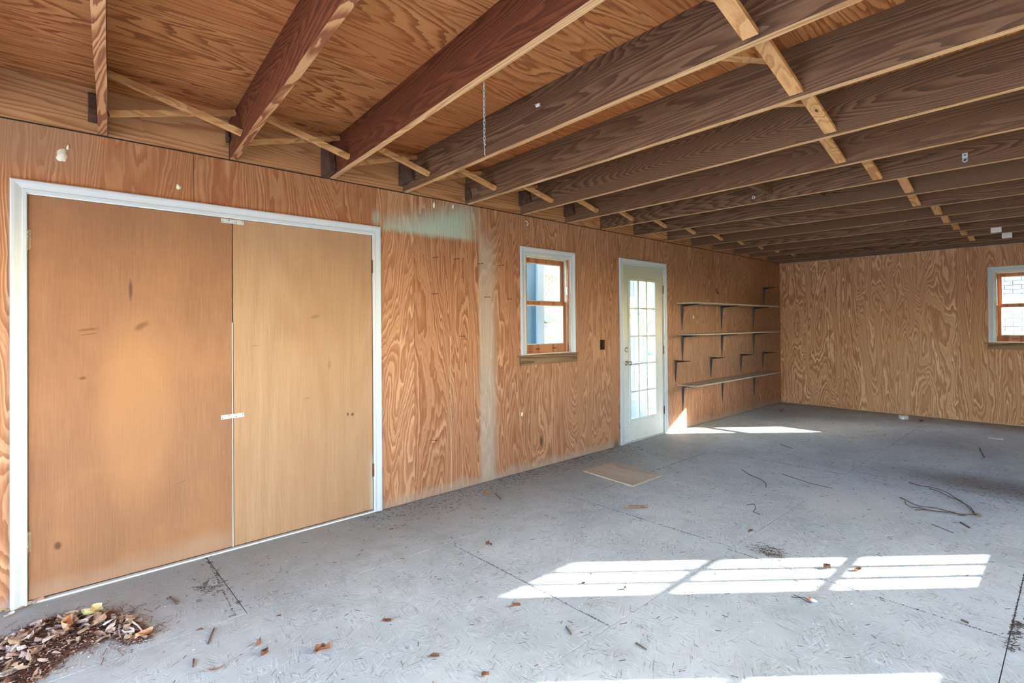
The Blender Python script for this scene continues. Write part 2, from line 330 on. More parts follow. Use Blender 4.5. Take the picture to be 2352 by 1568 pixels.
def glass():
    g = G('window glass'); t = g.n('BsdfTransparent'); t.inputs[0].default_value = (.94, .97, .98, 1)
    gl = g.n('BsdfGlossy'); gl.inputs['Roughness'].default_value = .02; ge = g.n('NewGeometry')
    dn = g.n('VectorMath', operation='DOT_PRODUCT'); g.put(dn.inputs[0], ge.outputs['Incoming']); g.put(dn.inputs[1], ge.outputs['Normal'])
    fr = g.math('MULTIPLY_ADD', g.math('POWER', g.math('SUBTRACT', 1, g.math('ABSOLUTE', dn.outputs['Value'])), 5), .96, .04)
    d = g.n('BsdfTranslucent'); d.inputs[0].default_value = (.8, .86, .9, 1)
    m = g.n('MixShader'); g.put(m.inputs[0], fr); g.put(m.inputs[1], t.outputs[0]); g.put(m.inputs[2], gl.outputs[0])
    m2 = g.n('MixShader'); n = g.noise(g.obj(), 6, 4, .6); g.put(m2.inputs[0], g.ss(n, .35, .8, .001, .008)); g.put(m2.inputs[1], m.outputs[0]); g.put(m2.inputs[2], d.outputs[0])
    g.t.links.new(m2.outputs[0], g.out.inputs[0]); return g.m
M['glass'] = glass()

# ------------------------------------------------------------------ mesh helpers
class MB:
    def __init__(s): s.v = []; s.f = []; s.mi = []; s.smooth = []
    def add(s, vs, fs, mi=0, sm=False):
        b = len(s.v); s.v += [tuple(v) for v in vs]
        for f in fs: s.f.append([b+i for i in f]); s.mi.append(mi); s.smooth.append(sm)
        return s
    def hexa(s, p, mi=0, mis=None):            # p: 4 bottom (ccw) + 4 top
        F6 = [(0, 3, 2, 1), (4, 5, 6, 7), (0, 1, 5, 4), (1, 2, 6, 5), (2, 3, 7, 6), (3, 0, 4, 7)]
        b = len(s.v); s.v += [tuple(v) for v in p]
        for k, f in enumerate(F6): s.f.append([b+i for i in f]); s.mi.append(mis[k] if mis else mi); s.smooth.append(False)
        return s
    def box(s, x0, x1, y0, y1, z0, z1, mi=0, mis=None):
        return s.hexa([(x0, y0, z0), (x1, y0, z0), (x1, y1, z0), (x0, y1, z0), (x0, y0, z1), (x1, y0, z1), (x1, y1, z1), (x0, y1, z1)], mi, mis)
    def cbox(s, x0, x1, y0, y1, z0, z1, c=.002, mi=0):      # chamfered box
        vs = []
        for (x, sx) in ((x0, 1), (x1, -1)):
            for (y, sy) in ((y0, 1), (y1, -1)):
                for (z, sz) in ((z0, 1), (z1, -1)):
                    vs += [(x+sx*c, y+sy*c, z), (x+sx*c, y, z+sz*c), (x, y+sy*c, z+sz*c)]
        import bmesh
        bm = bmesh.new()
        for v in vs: bm.verts.new(v)
        bmesh.ops.convex_hull(bm, input=bm.verts); bm.verts.index_update()
        s.add([v.co[:] for v in bm.verts], [[v.index for v in f.verts] for f in bm.faces], mi); bm.free(); return s
    def beam(s, a, b, w, h, up=(0, 0, 1), mi=0):
        a, b = Vector(a), Vector(b); d = (b-a).normalized(); sd_ = d.cross(Vector(up)).normalized(); u = sd_.cross(d)
        q = []
        for (i, j) in ((-1, -1), (1, -1), (1, 1), (-1, 1)): q.append((sd_*i*w/2+u*j*h/2))
        return s.hexa([a+o for o in q]+[b+o for o in q], mi)
    def tube(s, pts, r, n=8, mi=0, caps=True, closed=False):
        pts = [Vector(p) for p in pts]; m = len(pts); rs = r if hasattr(r, '__len__') else [r]*m
        b = len(s.v); ref = Vector((0.13, .31, .94))
        for i, p in enumerate(pts):
            if closed: d = (pts[(i+1) % m]-pts[i-1])
            else: d = pts[min(i+1, m-1)]-pts[max(i-1, 0)]
            d = d.normalized(); a = d.cross(ref)
            if a.length < .05: a = d.cross(Vector((1, 0, 0)))
            a.normalize(); c = d.cross(a)
            for k in range(n):
                t = 2*math.pi*k/n; s.v.append(tuple(p+(a*math.cos(t)+c*math.sin(t))*rs[i]))
        for i in range(m if closed else m-1):
            j = (i+1) % m
            for k in range(n):
                k2 = (k+1) % n; s.f.append([b+i*n+k, b+i*n+k2, b+j*n+k2, b+j*n+k]); s.mi.append(mi); s.smooth.append(True)
        if caps and not closed:
            s.f.append([b+k for k in range(n)][::-1]); s.mi.append(mi); s.smooth.append(False)
            s.f.append([b+(m-1)*n+k for k in range(n)]); s.mi.append(mi); s.smooth.append(False)
        return s
    def lathe(s, o, ax, prof, n=20, mi=0):     # prof: (distance along axis, radius)
        o = Vector(o); ax = Vector(ax).normalized()
        return s.tube([o+ax*t for t, _ in prof], [max(r, 1e-4) for _, r in prof], n, mi) if False else s._lathe(o, ax, prof, n, mi)
    def _lathe(s, o, ax, prof, n, mi):
        a = ax.cross(Vector((.13, .31, .94))).normalized(); c = ax.cross(a); b = len(s.v)
        for t, r in prof:
            for k in range(n):
                th = 2*math.pi*k/n; s.v.append(tuple(o+ax*t+(a*math.cos(th)+c*math.sin(th))*max(r, 1e-4)))
        for i in range(len(prof)-1):
            for k in range(n):
                k2 = (k+1) % n; s.f.append([b+i*n+k, b+i*n+k2, b+(i+1)*n+k2, b+(i+1)*n+k]); s.mi.append(mi); s.smooth.append(True)
        s.f.append([b+k for k in range(n)][::-1]); s.mi.append(mi); s.smooth.append(False)
        s.f.append([b+(len(prof)-1)*n+k for k in range(n)]); s.mi.append(mi); s.smooth.append(False)
        return s
    def mesh(s, name, mats):
        me = bpy.data.meshes.new(name); me.from_pydata(s.v, [], s.f)
        for m in (mats if isinstance(mats, (list, tuple)) else [mats]): me.materials.append(M[m] if isinstance(m, str) else m)
        me.polygons.foreach_set('material_index', s.mi); me.polygons.foreach_set('use_smooth', s.smooth)
        me.update(); return me
    def build(s, name, mats, parent=None, origin=None, **props):
        me = s.mesh(name, mats)
        if origin is not None: me.transform(Matrix.Translation(-Vector(origin)))
        return link(name, me, parent, origin, **props)

def link(name, me, parent=None, loc=None, **props):
    o = bpy.data.objects.new(name, me); COL.objects.link(o)
    if loc is not None: o.location = loc
    if parent is not None:
        o.parent = parent
        if parent.location.length > 0: o.location = Vector(loc or (0, 0, 0))-parent.location
    for k, v in props.items():
        if v is not None: o[k] = v
    return o
def thing(name, label, cat, loc=(0, 0, 0), group=None):
    return link(name, None, None, loc, label=label, category=cat, group=group)
def struct(name, mb, mats): return mb.build(name, mats, None, None, kind='structure')

def holed(mb, axis, a0, a1, z0, z1, d0, d1, holes, mi=0, mi_in=None):
    """slab in the plane (axis x or y = a) with rectangular holes; d0..d1 thickness"""
    A = sorted({a0, a1, *[max(a0, min(a1, h)) for H in holes for h in H[:2]]}); Z = sorted({z0, z1, *[max(z0, min(z1, h)) for H in holes for h in H[2:]]})
    def solid(i, j):
        if i < 0 or j < 0 or i >= len(A)-1 or j >= len(Z)-1: return False
        ca, cz = (A[i]+A[i+1])/2, (Z[j]+Z[j+1])/2
        return not any(h[0] < ca < h[1] and h[2] < cz < h[3] for h in holes)
    def pt(a, d, z): return (a, d, z) if axis == 'x' else (d, a, z)
    for i in range(len(A)-1):
        for j in range(len(Z)-1):
            if not solid(i, j): continue
            a, b, c, e = A[i], A[i+1], Z[j], Z[j+1]
            mb.add([pt(a, d0, c), pt(b, d0, c), pt(b, d0, e), pt(a, d0, e)], [(0, 1, 2, 3)], mi)
            mb.add([pt(a, d1, c), pt(b, d1, c), pt(b, d1, e), pt(a, d1, e)], [(3, 2, 1, 0)], mi)
            for (ii, jj, q) in ((i-1, j, (a, a, c, e)), (i+1, j, (b, b, c, e)), (i, j-1, (a, b, c, c)), (i, j+1, (a, b, e, e))):
                if not solid(ii, jj): mb.add([pt(q[0], d0, q[2]), pt(q[1], d0, q[3]), pt(q[1], d1, q[3]), pt(q[0], d1, q[2])], [(0, 1, 2, 3)], mi)
    return mb

# ------------------------------------------------------------------ the shell
YR, XF = -5.0, -2.3                            # right wall plane, front wall plane
HW = 2.44; DZ = 2.69                           # wall height, underside of the deck
DD = (-.045, 1.855, -.02, 2.08)                # double door opening
WL = (3.44, 4.085, 1.10, 2.075)                # window in the long wall
FD = (4.995, 5.86, -.02, 2.095)                # glazed door
OB = (4.575, 4.662, 1.110, 1.222)              # outlet hole
WB = (-3.41, -2.775, 1.10, 2.07)               # window in the end wall (y)
mb = MB(); holed(mb, 'x', XF-.1, XB+.2, -.02, DZ+.02, .014, .12, [DD, WL, FD, OB])
wall_left = struct('wall_left', mb, 'panel_blue')
seams = [XF, -1.75, -.53, .69, 1.888, 2.214, 3.50, 4.76, 6.07, 7.26, 8.45, XB]
for a, b in zip(seams, seams[1:]):
    hs = [h for h in (DD, WL, FD, OB) if h[0] < b and h[1] > a]
    if (a, b) == (.69, 1.888) or (a, b) == (-.53, .69): pass
    holed(MB(), 'x', a+.0012, b-.0012, .002, HW-.006, 0, .012, hs).build('plywood_sheet', 'wall', wall_left)
# raised grooves lines between veneer strips (thin open joints with a pale filler)
for x in (2.565,): MB().box(x-.0012, x+.0012, -.0006, .0005, .01, 1.3).build('joint_filler', 'splat', wall_left)
MB().box(2.765, 2.7665, -.0005, .0005, 2.2, 2.40).build('joint_filler', 'splat', wall_left)

mb = MB(); holed(mb, 'y', YR-.12, 0.014, -.02, DZ+.02, XB+.014, XB+.12, [WB])
wall_back = struct('wall_back', mb, 'panel_blue')
for a, b in zip([YR, -3.62, -2.385, -1.165], [-3.62, -2.385, -1.165, 0]):
    hs = [WB] if WB[0] < b and WB[1] > a else []
    holed(MB(), 'y', a+.001, b-.001, .004, HW-.01, XB, XB+.012, hs).build('plywood_sheet', 'wall_back', wall_back)
MB().box(XB-.012, XB, -3.2, -.9, 0, .004).build('bottom_edge', 'splat', wall_back)

RW = [(x_-.08, x_+.76, 1.03, 2.17) for x_ in (5.70, 4.15, 3.18, 2.21, 1.24)]  # last three are unseen windows added to bounce more sun into the room
mb = MB(); holed(mb, 'x', XF-.1, XB+.12, -.02, DZ+.02, YR-.12, YR-.014, RW)
wall_right = struct('wall_right', mb, 'panel_blue')
sr = [XF, -1.1, .12, 1.08, 5.2, 6.6, 7.72, XB]
for a, b in zip(sr, sr[1:]):
    holed(MB(), 'x', a+.001, b-.001, .004, HW-.006, YR-.012, YR, [h for h in RW if h[0] < b and h[1] > a]).build('plywood_sheet', 'wall', wall_right)
GO = (-4.75, -.35, -.02, 2.2)                  # open garage doorway behind the camera
mb = MB(); holed(mb, 'y', YR-.12, .12, -.02, DZ+.02, XF-.12, XF, [GO])
wall_front = struct('wall_front', mb, 'wall')

# floor: strand board sheets with open joints
mb = MB().box(XF-.12, XB+.12, YR-.12, .12, -.12, -.019)
floor_o = struct('floor', mb, 'dirt')
rows = [(0.013, -.835, [XF, -1.68, .75, 3.19, 5.55, 7.6, XB+.013]), (-.835, -2.108, [XF, -.49, 1.945, 3.185, 5.45, 6.9, XB+.013]),
        (-2.108, -3.355, [XF, -1.7, .7, 3.14, 5.62, 8.05, XB+.013]), (-3.355, -4.57, [XF, -.5, 1.9, 3.11, 5.7, 8.1, XB+.013]), (-4.57, YR-.013, [XF, 0, 2.4, 4.8, 7.2, XB+.013])]
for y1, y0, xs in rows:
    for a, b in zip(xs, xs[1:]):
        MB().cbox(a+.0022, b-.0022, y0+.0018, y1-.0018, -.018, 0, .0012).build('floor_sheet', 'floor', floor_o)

# ceiling: deck sheets, joists, rim boards, bridging
mb = MB().box(XF-.4, XB+.4, YR-.4, .4, DZ+.022, DZ+.09)
ceil = struct('ceiling', mb, 'dark_block')
for r_, (y1, y0) in enumerate(((.12, -1.15), (-1.15, -2.37), (-2.37, -3.59), (-3.59, YR-.12))):
    xs = [XF-.1, -1.0+.9*(r_ % 2), 1.62+.9*(r_ % 2), 4.05+.9*(r_ % 2), 6.5+.9*(r_ % 2), XB+.1]
    for a, b in zip(xs, xs[1:]): MB().box(a+.001, b-.001, y0+.001, y1-.001, DZ, DZ+.018).build('plywood_sheet', 'deck', ceil)
J = [(-1.03, .08), (-.385, .08), (.240, .0805), (.884, .0775), (1.524, .0785), (2.120, .0530), (2.742, .0445), (3.398, .038), (4.028, .0216), (4.605, -.018), (5.245, -.031), (5.885, -.04), (6.60, -.019), (7.235, -.011), (7.88, -.007), (8.475, -.004), (9.15, -.004)]
JW = .040
def jx(i, y): return J[i][0]+J[i][1]*y
for i, (x, s_) in enumerate(J):
    ye = YR+.001; xa, xb = jx(i, -.001), jx(i, ye)
    red = i in (2, 3, 4)
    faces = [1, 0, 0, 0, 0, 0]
    m = MB(); nseg = 14; zb = HW+.002
    prev = None; vs = []
    for k in range(nseg+1):
        t = k/nseg; y = -.001+(ye+.001)*t; xx = xa+(xb-xa)*t; wv = .0016*math.sin(k*1.9+i*2.3)
        vs += [(xx+wv, y, zb+abs(wv)*.6), (xx+JW+wv, y, zb+abs(wv)*.6), (xx+JW+wv*.5, y, DZ-.0005), (xx+wv*.5, y, DZ-.0005)]
    m.add(vs, [(0, 1, 2, 3), [4*nseg+3, 4*nseg+2, 4*nseg+1, 4*nseg]], 0)
    b = 0
    for k in range(nseg):
        o_ = 4*k
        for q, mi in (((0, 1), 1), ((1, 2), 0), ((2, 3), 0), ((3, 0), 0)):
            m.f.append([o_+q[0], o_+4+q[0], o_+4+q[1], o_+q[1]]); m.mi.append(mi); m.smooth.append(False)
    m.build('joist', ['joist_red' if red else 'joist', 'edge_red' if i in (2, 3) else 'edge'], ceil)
MB().box(XB-.045, XB-.001, YR, -.001, HW-.005, DZ-.001).build('end_joist', 'joist', ceil)
for i in range(len(J)-1):                      # rim boards between joists
    a, b = jx(i, 0)+JW, jx(i+1, 0)
    MB().box(a+.001, b-.001, .004, .042, HW+.002, DZ-.002).build('rim_board', 'rim', ceil)
MB().box(jx(16, 0)+JW+.001, XB, .004, .042, HW+.002, DZ-.002).build('rim_board', 'rim', ceil)
MB().box(XF, J[0][0], .004, .042, HW+.002, DZ-.002).build('rim_board', 'rim', ceil)
for i, (t, d, z0, z1) in {2: (.040, .10, 2.50, 2.66), 3: (.018, .07, 2.54, 2.64), 4: (.055, .16, HW+.003, 2.66), 5: (.038, .20, 2.485, 2.655), 6: (.012, .09, 2.47, 2.6), 7: (.03, .16, 2.52, 2.66), 8: (.03, .14, 2.5, 2.65)}.items():
    x = jx(i, -.05); m = MB()
    m.hexa([(x-t, -.001, z0), (x-t, -d, z0+.012), (x-.002-J[i][1]*d, -d, z0+.012), (x-.001, -.001, z0), (x-t, -.001, z1), (x-t, -d+.03, z1-.03), (x-.002-J[i][1]*d, -d+.03, z1-.03), (x-.001, -.001, z1)])
    m.build('joist_block', 'dark_block', ceil)
# bridging braces by the wall and mid span
def brace(p0, p1, w_, h_, name='bridging_brace'):
    MB().beam(p0, p1, w_, h_).build(name, 'brace', ceil)
for i in range(2, len(J)-1):
    ya, yb = -.36-.03*min(1, max(0, i-3)*.4), -.25
    brace((jx(i, ya)+JW+.004, ya+.02, DZ-.035), (jx(i+1, ya)-.004, ya-.03, HW+.05), .034, .030)
    brace((jx(i, yb)+JW+.004, yb, HW+.045), (jx(i+1, yb)-.004, yb+.03, DZ-.03), .03, .028)
    ym = {4: -2.755, 5: -2.69, 6: -2.635, 7: -2.50, 8: -2.555, 9: -2.625, 10: -2.56, 11: -2.62}.get(i, -2.6)
    if i >= 4:
        zl = HW+.03
        brace((jx(i, ym)+JW+.004, ym, DZ-.05), (jx(i+1, ym)-.004, ym-.01, zl-.004), .060, .02)
        brace((jx(i, ym)+JW+.004, ym+.09, HW+.035), (jx(i+1, ym)-.004, ym+.09, DZ-.035), .055, .02)
MB().beam((jx(8, -1.80)+JW+.001, -1.80, 2.55), (jx(9, -1.80)-.001, -1.80, 2.55), .038, .12).build('joist_block', 'joist', ceil)
MB().beam((jx(10, -.02)+JW+.001, -.03, 2.51), (jx(11, -.02)-.001, -.03, 2.51), .05, .09).build('joist_block', 'brace', ceil)
MB().beam((jx(9, -2.0)+JW+.001, -2.0, 2.6), (jx(10, -2.0)-.001, -2.0, 2.6), .038, .12).build('joist_block', 'joist', ceil)
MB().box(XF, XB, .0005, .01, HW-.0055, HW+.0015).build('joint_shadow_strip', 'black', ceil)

# ------------------------------------------------------------------ casings
PROF = [(0, 0), (0, .009), (.004, .012), (.018, .0125), (.021, .010), (.030, .0125), (.048, .019), (.060, .020), (.066, .016), (.066, 0)]
def casing(path, wfac, plane, parent, names=('casing',), wd_=1.):
    """mitred moulding; path = inner corners in the wall plane, plane(a, z, h) -> point"""
    n = len(path); dirs = [(Vector(path[i+1])-Vector(path[i])).normalized() for i in range(n-1)]
    nor = [Vector((-d.y, d.x)) for d in dirs]
    for i in range(n-1):
        m = MB(); L = len(PROF); vs = []
        for (k, end) in ((i, 0), (i+1, 1)):
            o_ = i-1 if end == 0 else i+1
            nn = nor[i]
            if 0 <= o_ < n-1: nn = (nor[i]+nor[o_]); nn = nn/(nn.dot(nor[i]))
            for (u, h) in PROF:
                q = Vector(path[k])+nn*(u*wd_)
                vs.append(plane(q.x, q.y, h))
        fs = [(j, (j+1) % L, L+(j+1) % L, L+j) for j in range(L)]+[list(range(L))[::-1], list(range(L, 2*L))]
        m.add(vs, fs); m.build('casing', 'trim', parent)
pl = lambda a, z, h: (a, -.0005-h, z)
pb = lambda a, z, h: (XB-.0005-h, a, z)
pr_ = lambda a, z, h: (a, YR+.0005+h, z)
def trim_root(name): return link(name, None, None, None, kind='structure')
t1 = trim_root('trim_1'); casing([(-.042, .003), (-.042, 2.078), (1.853, 2.078), (1.853, .003)], 1, pl, t1, wd_=.97)
t2 = trim_root('trim_2'); casing([(5.0, .003), (5.0, 2.092), (5.862, 2.092), (5.862, .003)], 1, pl, t2, wd_=.97)
t3 = trim_root('trim_3'); casing([(3.440, 1.102), (3.440, 2.075), (4.088, 2.075), (4.088, 1.102)], 1, pl, t3, wd_=1.0)
MB().cbox(3.335, 4.185, -.032, .012, 1.083, 1.101, .003).cbox(3.36, 4.168, -.021, -.0006, 1.008, 1.082, .002).build('window_sill', 'sill', t3)
t4 = trim_root('trim_4'); casing([(-2.775, 1.102), (-2.775, 2.07), (-3.41, 2.07), (-3.41, 1.102)][::-1], 1, pb, t4, wd_=1.0)
MB().cbox(XB-.032, XB+.012, -3.51, -2.675, 1.083, 1.101, .003).cbox(XB-.021, XB-.0006, -3.49, -2.70, 1.010, 1.082, .002).build('window_sill', 'sill_y', t4)

# ------------------------------------------------------------------ door_1 : pair of flush plywood doors
door1 = link('door_1', None, None, None, kind='structure')
LY0, LY1 = .001, .036
dl = MB().cbox(-.0405, .8985, LY0, LY1, .022, 2.072, .002).build('door_leaf', 'leaf_l', door1)
dr = MB().cbox(.9035, 1.8505, LY0, LY1, .022, 2.072, .002).build('door_leaf', 'leaf_r', door1)
MB().box(.8955, .8995, LY0-.003, LY0-.0002, .02, 1.42).build('edge_strip', 'white', dl, label='thin white edging strip on the lower door edge')
MB().box(-.045, 1.855, -.002, .03, .0005, .008).build('threshold', 'white', door1)  # white strip stands in for light in the gap under the doors
MB().box(-.0452, 1.855, .04, .1, -.01, 2.08).build('door_backing', 'black', door1)
MB().box(-.045, 1.855, .002, .012, 2.0735, 2.08).build('head_stop', 'white', door1)
def hinge(x, z, h, mat, parent, lx=.008):
    m = MB(); n = 5; seg = h/n
    for k in range(n): m.lathe((x, -.006-.02*0, z-h/2+k*seg+.0008), (0, 0, 1), [(0, .0045), (.0004, .0055), (seg-.002, .0055), (seg-.0016, .0045)], 10)
    m.lathe((x, -.006, z-h/2-.004), (0, 0, 1), [(0, .002), (.003, .0045), (.004, .002)], 10); m.lathe((x, -.006, z+h/2), (0, 0, 1), [(0, .002), (.002, .0045), (.004, .002)], 10)
    m.box(x-lx, x+.014, -.0012, -.0002, z-h/2, z+h/2)
    m.build('hinge', mat, parent)
for z in (1.842, .317): hinge(-.043, z, .10, 'brass', dl)
for z in (1.837, .315): hinge(1.8525, z, .095, 'bronze', dr)
def latch(z, x0, x1, label, tilt=.0):
    m = MB(); m.cbox(x0, x1, -.0035, -.0008, z-.0135, z+.0135, .0008)
    o_ = m.build('latch_plate', 'zinc', None, (x0, 0, z)); o_.parent = dl; o_['label'] = label; o_.rotation_euler = (0, tilt, 0)
    for (dx, dz) in ((.008, -.006), (.045, .006), (.085, -.006), (.122, .006)):
        s_ = MB().lathe((x0+dx, -.0036, z+dz), (0, -1, 0), [(0, .003), (.0008, .003), (.001, .0012)], 10).build('screw', 'nail', None, (x0, 0, z)); s_.parent = o_; s_.location = (0, 0, 0)
latch(.834, .832, .963, 'zinc mending plate across the seam between the leaves', -.02)
latch(2.053, .836, .967, 'zinc plate at the top of the seam', .0)

# ------------------------------------------------------------------ door_2 : glazed door, 15 lites
door2 = link('door_2', None, None, None, kind='structure')
DX0, DX1 = 5.003, 5.857; gx0, gx1, gz0, gz1 = 5.145, 5.67, .275, 1.905
m = MB(); holed(m, 'x', DX0+.003, DX1-.003, .018, 2.088, .004, .046, [(gx0-.012, gx1+.012, gz0-.012, gz1+.012)])
slab = m.build('door_slab', 'door', door2)
fr = MB()
for (a0, a1, c0, c1) in ((gx0-.035, gx1+.035, gz1, gz1+.035), (gx0-.035, gx1+.035, gz0-.035, gz0), (gx0-.035, gx0, gz0, gz1), (gx1, gx1+.035, gz0, gz1)):
    fr.cbox(a0, a1, -.008, .012, c0, c1, .003)
frame = fr.build('lite_frame', 'door', slab)
vx = [5.318, 5.495]; hz = [1.578, 1.245, .916, .591]
for x in vx: MB().cbox(x-.013, x+.013, -.004, .019, gz0, gz1, .005).build('muntin', 'door', slab)
for z in hz: MB().cbox(gx0, gx1, -.003, .018, z-.010, z+.010, .004).build('muntin', 'door', slab)
xs_ = [gx0]+vx+[gx1]; zs_ = [gz0]+hz[::-1]+[gz1]
for a, b in zip(xs_, xs_[1:]):
    for c_, e in zip(zs_, zs_[1:]): MB().box(a+.001, b-.001, .020, .024, c_+.001, e-.001).build('pane', 'glass', slab)
for (x, z) in ((5.075, 1.985), (5.765, 1.94), (5.075, .19), (5.74, .20), (5.72, 1.93)):
    MB().lathe((x, .0035, z), (0, -1, 0), [(0, .005), (.001, .004), (.0012, .001)], 8).build('screw_hole', 'nail', slab)
m = MB().lathe((5.077, .004, .937), (0, -1, 0), [(0, .031), (.004, .031), (.008, .024), (.010, .013), (.030, .011), (.036, .020), (.046, .026), (.056, .026), (.063, .020), (.066, .006)], 24)
m.build('knob', 'chrome', slab, label='round nickel knob')
m = MB().lathe((5.073, .004, 1.092), (0, -1, 0), [(0, .030), (.006, .029), (.012, .024), (.014, .010)], 24); m.box(5.069, 5.077, -.026, -.008, 1.076, 1.108)
m.build('deadbolt_turn', 'chrome', slab)
for z in (1.825, 1.062, .303): hinge(5.862, z, .10, 'bronze', slab)
MB().box(4.995, 5.86, -.004, .10, .0005, .014).build('threshold', 'zinc', door2)
for (a, b) in ((4.995, 5.0025), (5.8575, 5.862)): MB().box(a, b, .0005, .1, 0, 2.095).build('jamb', 'trim', door2)
MB().box(4.995, 5.862, .0005, .1, 2.0895, 2.096).build('jamb', 'trim', door2)

# ------------------------------------------------------------------ double hung windows
def dh_window(name, a0, a1, z0, z1, P):
    """P(a, d, z): a along wall, d outward depth"""
    root = link(name, None, None, None, kind='structure')
    def bx(m, a, b, d, e, c, f):
        pts = [P(a, d, c), P(b, d, c), P(b, e, c), P(a, e, c), P(a, d, f), P(b, d, f), P(b, e, f), P(a, e, f)]; m.hexa(pts); return m
    fm = MB(); bx(fm, a0, a0+.016, .001, .118, z0, z1); bx(fm, a1-.016, a1, .001, .118, z0, z1); bx(fm, a0+.016, a1-.016, .001, .118, z1-.016, z1); bx(fm, a0+.016, a1-.016, .001, .118, z0, z0+.014)
    fm.build('frame', 'cream', root)
    pm = MB(); bx(pm, a1-.024, a1-.016, .002, .022, z0+.014, z1-.016); bx(pm, a0+.016, a0+.024, .002, .022, z0+.014, z1-.016); pm.build('stop_bead', 'sash', root)
    jm = MB()
    for q in (.028, .058, .09): bx(jm, a1-.024, a1-.016, q, q+.006, z0+.014, z1-.016); bx(jm, a0+.016, a0+.024, q, q+.006, z0+.014, z1-.016)
    bx(jm, a0+.016, a1-.016, .030, .036, z1-.03, z1-.016)
    jm.build('jamb_liner', 'cream', root)
    zm = z0+(z1-z0)*.525
    for nm, d, c, f, st, bot, top in (('sash', .038, z0+.015, zm+.012, .040, .082, .036), ('sash', .070, zm-.022, z1-.017, .046, .036, .052)):
        a, b = a0+.0175, a1-.0175
        s_ = MB(); bx(s_, a, a+st, d, d+.03, c, f); bx(s_, b-st, b, d, d+.03, c, f); bx(s_, a+st, b-st, d, d+.03, c, c+bot); bx(s_, a+st, b-st, d, d+.03, f-top, f)
        so_ = s_.build(nm, 'sash', root)
        i_ = MB()                               # glazing bead
        bx(i_, a+st, a+st+.008, d+.006, d+.024, c+bot, f-top); bx(i_, b-st-.008, b-st, d+.006, d+.024, c+bot, f-top)
        bx(i_, a+st+.008, b-st-.008, d+.006, d+.024, f-top-.008, f-top); bx(i_, a+st+.008, b-st-.008, d+.006, d+.024, c+bot, c+bot+.008)
        i_.build('glazing_bead', 'cream', so_)
        g_ = MB(); bx(g_, a+st+.001, b-st-.001, d+.013, d+.017, c+bot+.001, f-top-.001); g_.build('pane', 'glass', so_)
        if bot > .05:
            for q in (.3, .7):
                p_ = MB(); ac = a+(b-a)*q; bx(p_, ac-.03, ac+.03, d-.004, d-.0005, c+.036, c+.043); p_.build('finger_pull', 'nail', so_)
    cm = MB(); bx(cm, a1-.030, a1-.024, .01, .028, z0+.60, z0+.68); cm.build('spring_clip', 'brass', root)
    return root
dh_window('window_1', WL[0], WL[1], WL[2], WL[3], lambda a, d, z: (a, d, z))
dh_window('window_2', -WB[1], -WB[0], WB[2], WB[3], lambda a, d, z: (XB+d, -a, z))
def grid_window(name, h):
    root = link(name, None, None, None, kind='structure'); a0, a1, z0, z1 = h; y = YR-.06
    ga, gb, gc, gd = a0+.152, a1-.088, 1.112, 2.098
    m = MB(); holed(m, 'x', a0+.001, a1-.001, z0+.001, z1-.001, y-.02, y+.02, [(ga, gb, gc, gd)]); m.build('frame', 'sash', root)
    for k in (1, 2):
        x = ga+(gb-ga)*k/3; z = gc+(gd-gc)*k/3
        MB().cbox(x-.018, x+.018, y-.01, y+.01, gc, gd, .003).build('muntin', 'sash', root)
        MB().cbox(ga, gb, y-.011, y+.011, z-.019, z+.019, .003).build('muntin', 'sash', root)
    MB().box(ga, gb, y-.002, y+.002, gc, gd).build('pane', 'glass', root)
for k_, h_ in enumerate(RW): grid_window('window_%d' % (k_+3), h_)  # from the third on: added for their bounced sunlight

# ------------------------------------------------------------------ outlet hole
t = thing('outlet_box', 'empty rusty outlet box recessed in the wall between window and glazed door', 'outlet', (4.6185, 0, 1.166))
a0, a1, z0, z1 = OB
m = MB(); m.box(a0, a0+.003, .0, .05, z0, z1); m.box(a1-.003, a1, .0, .05, z0, z1); m.box(a0, a1, .0, .05, z0, z0+.003); m.box(a0, a1, .0, .05, z1-.003, z1); m.box(a0, a1, .05, .053, z0, z1)
m.build('box_shell', 'box', t)
MB().tube([(a0+.03, .048, z0+.05), (a0+.035, .02, z0+.04), (a0+.045, .01, z0+.03)], .003, 6).build('wire', 'wire', t)

# ------------------------------------------------------------------ shelves and brackets
def bracket_mb(leg, arm, wb=.036):
    """leg down the wall (y=0), arm out along -y, both tapering, rib along the inside; origin at the top corner"""
    m = MB(); t = .003
    n = 8
    def wdt(s_): return wb*(1-s_)**.8*.9+.005
    # leg
    vs = []
    for k in range(n+1):
        s_ = k/n; w_ = wdt(s_)/2; z = -leg*s_
        vs += [(-w_, 0, z), (w_, 0, z), (w_*.25, -t-.026*(1-s_)-.002, z), (-w_*.25, -t-.026*(1-s_)-.002, z)]
    fs = [(0, 1, 2, 3), [4*n+3, 4*n+2, 4*n+1, 4*n]]
    for k in range(n):
        for q in range(4): fs.append((4*k+q, 4*k+4+q, 4*k+4+(q+1) % 4, 4*k+(q+1) % 4))
    m.add(vs, fs)
    vs = []
    for k in range(n+1):
        s_ = k/n; w_ = wdt(s_)/2; y = -.001-arm*s_
        vs += [(-w_, y, 0), (w_, y, 0), (w_*.25, y, -t-.026*(1-s_)-.002), (-w_*.25, y, -t-.026*(1-s_)-.002)]
    m.add(vs, [tuple(f) for f in fs])
    # gusset web in the corner
    m.hexa([(-.0015, -.001, -.06), (.0015, -.001, -.06), (.0015, -.055, -.004), (-.0015, -.055, -.004), (-.0015, -.001, -.002), (.0015, -.001, -.002), (.0015, -.05, -.002), (-.0015, -.05, -.002)])
    return m
bl_me = bracket_mb(.345, .25).mesh('shelf_bracket', 'bracket'); bs_me = bracket_mb(.285, .215).mesh('shelf_bracket', 'bracket')
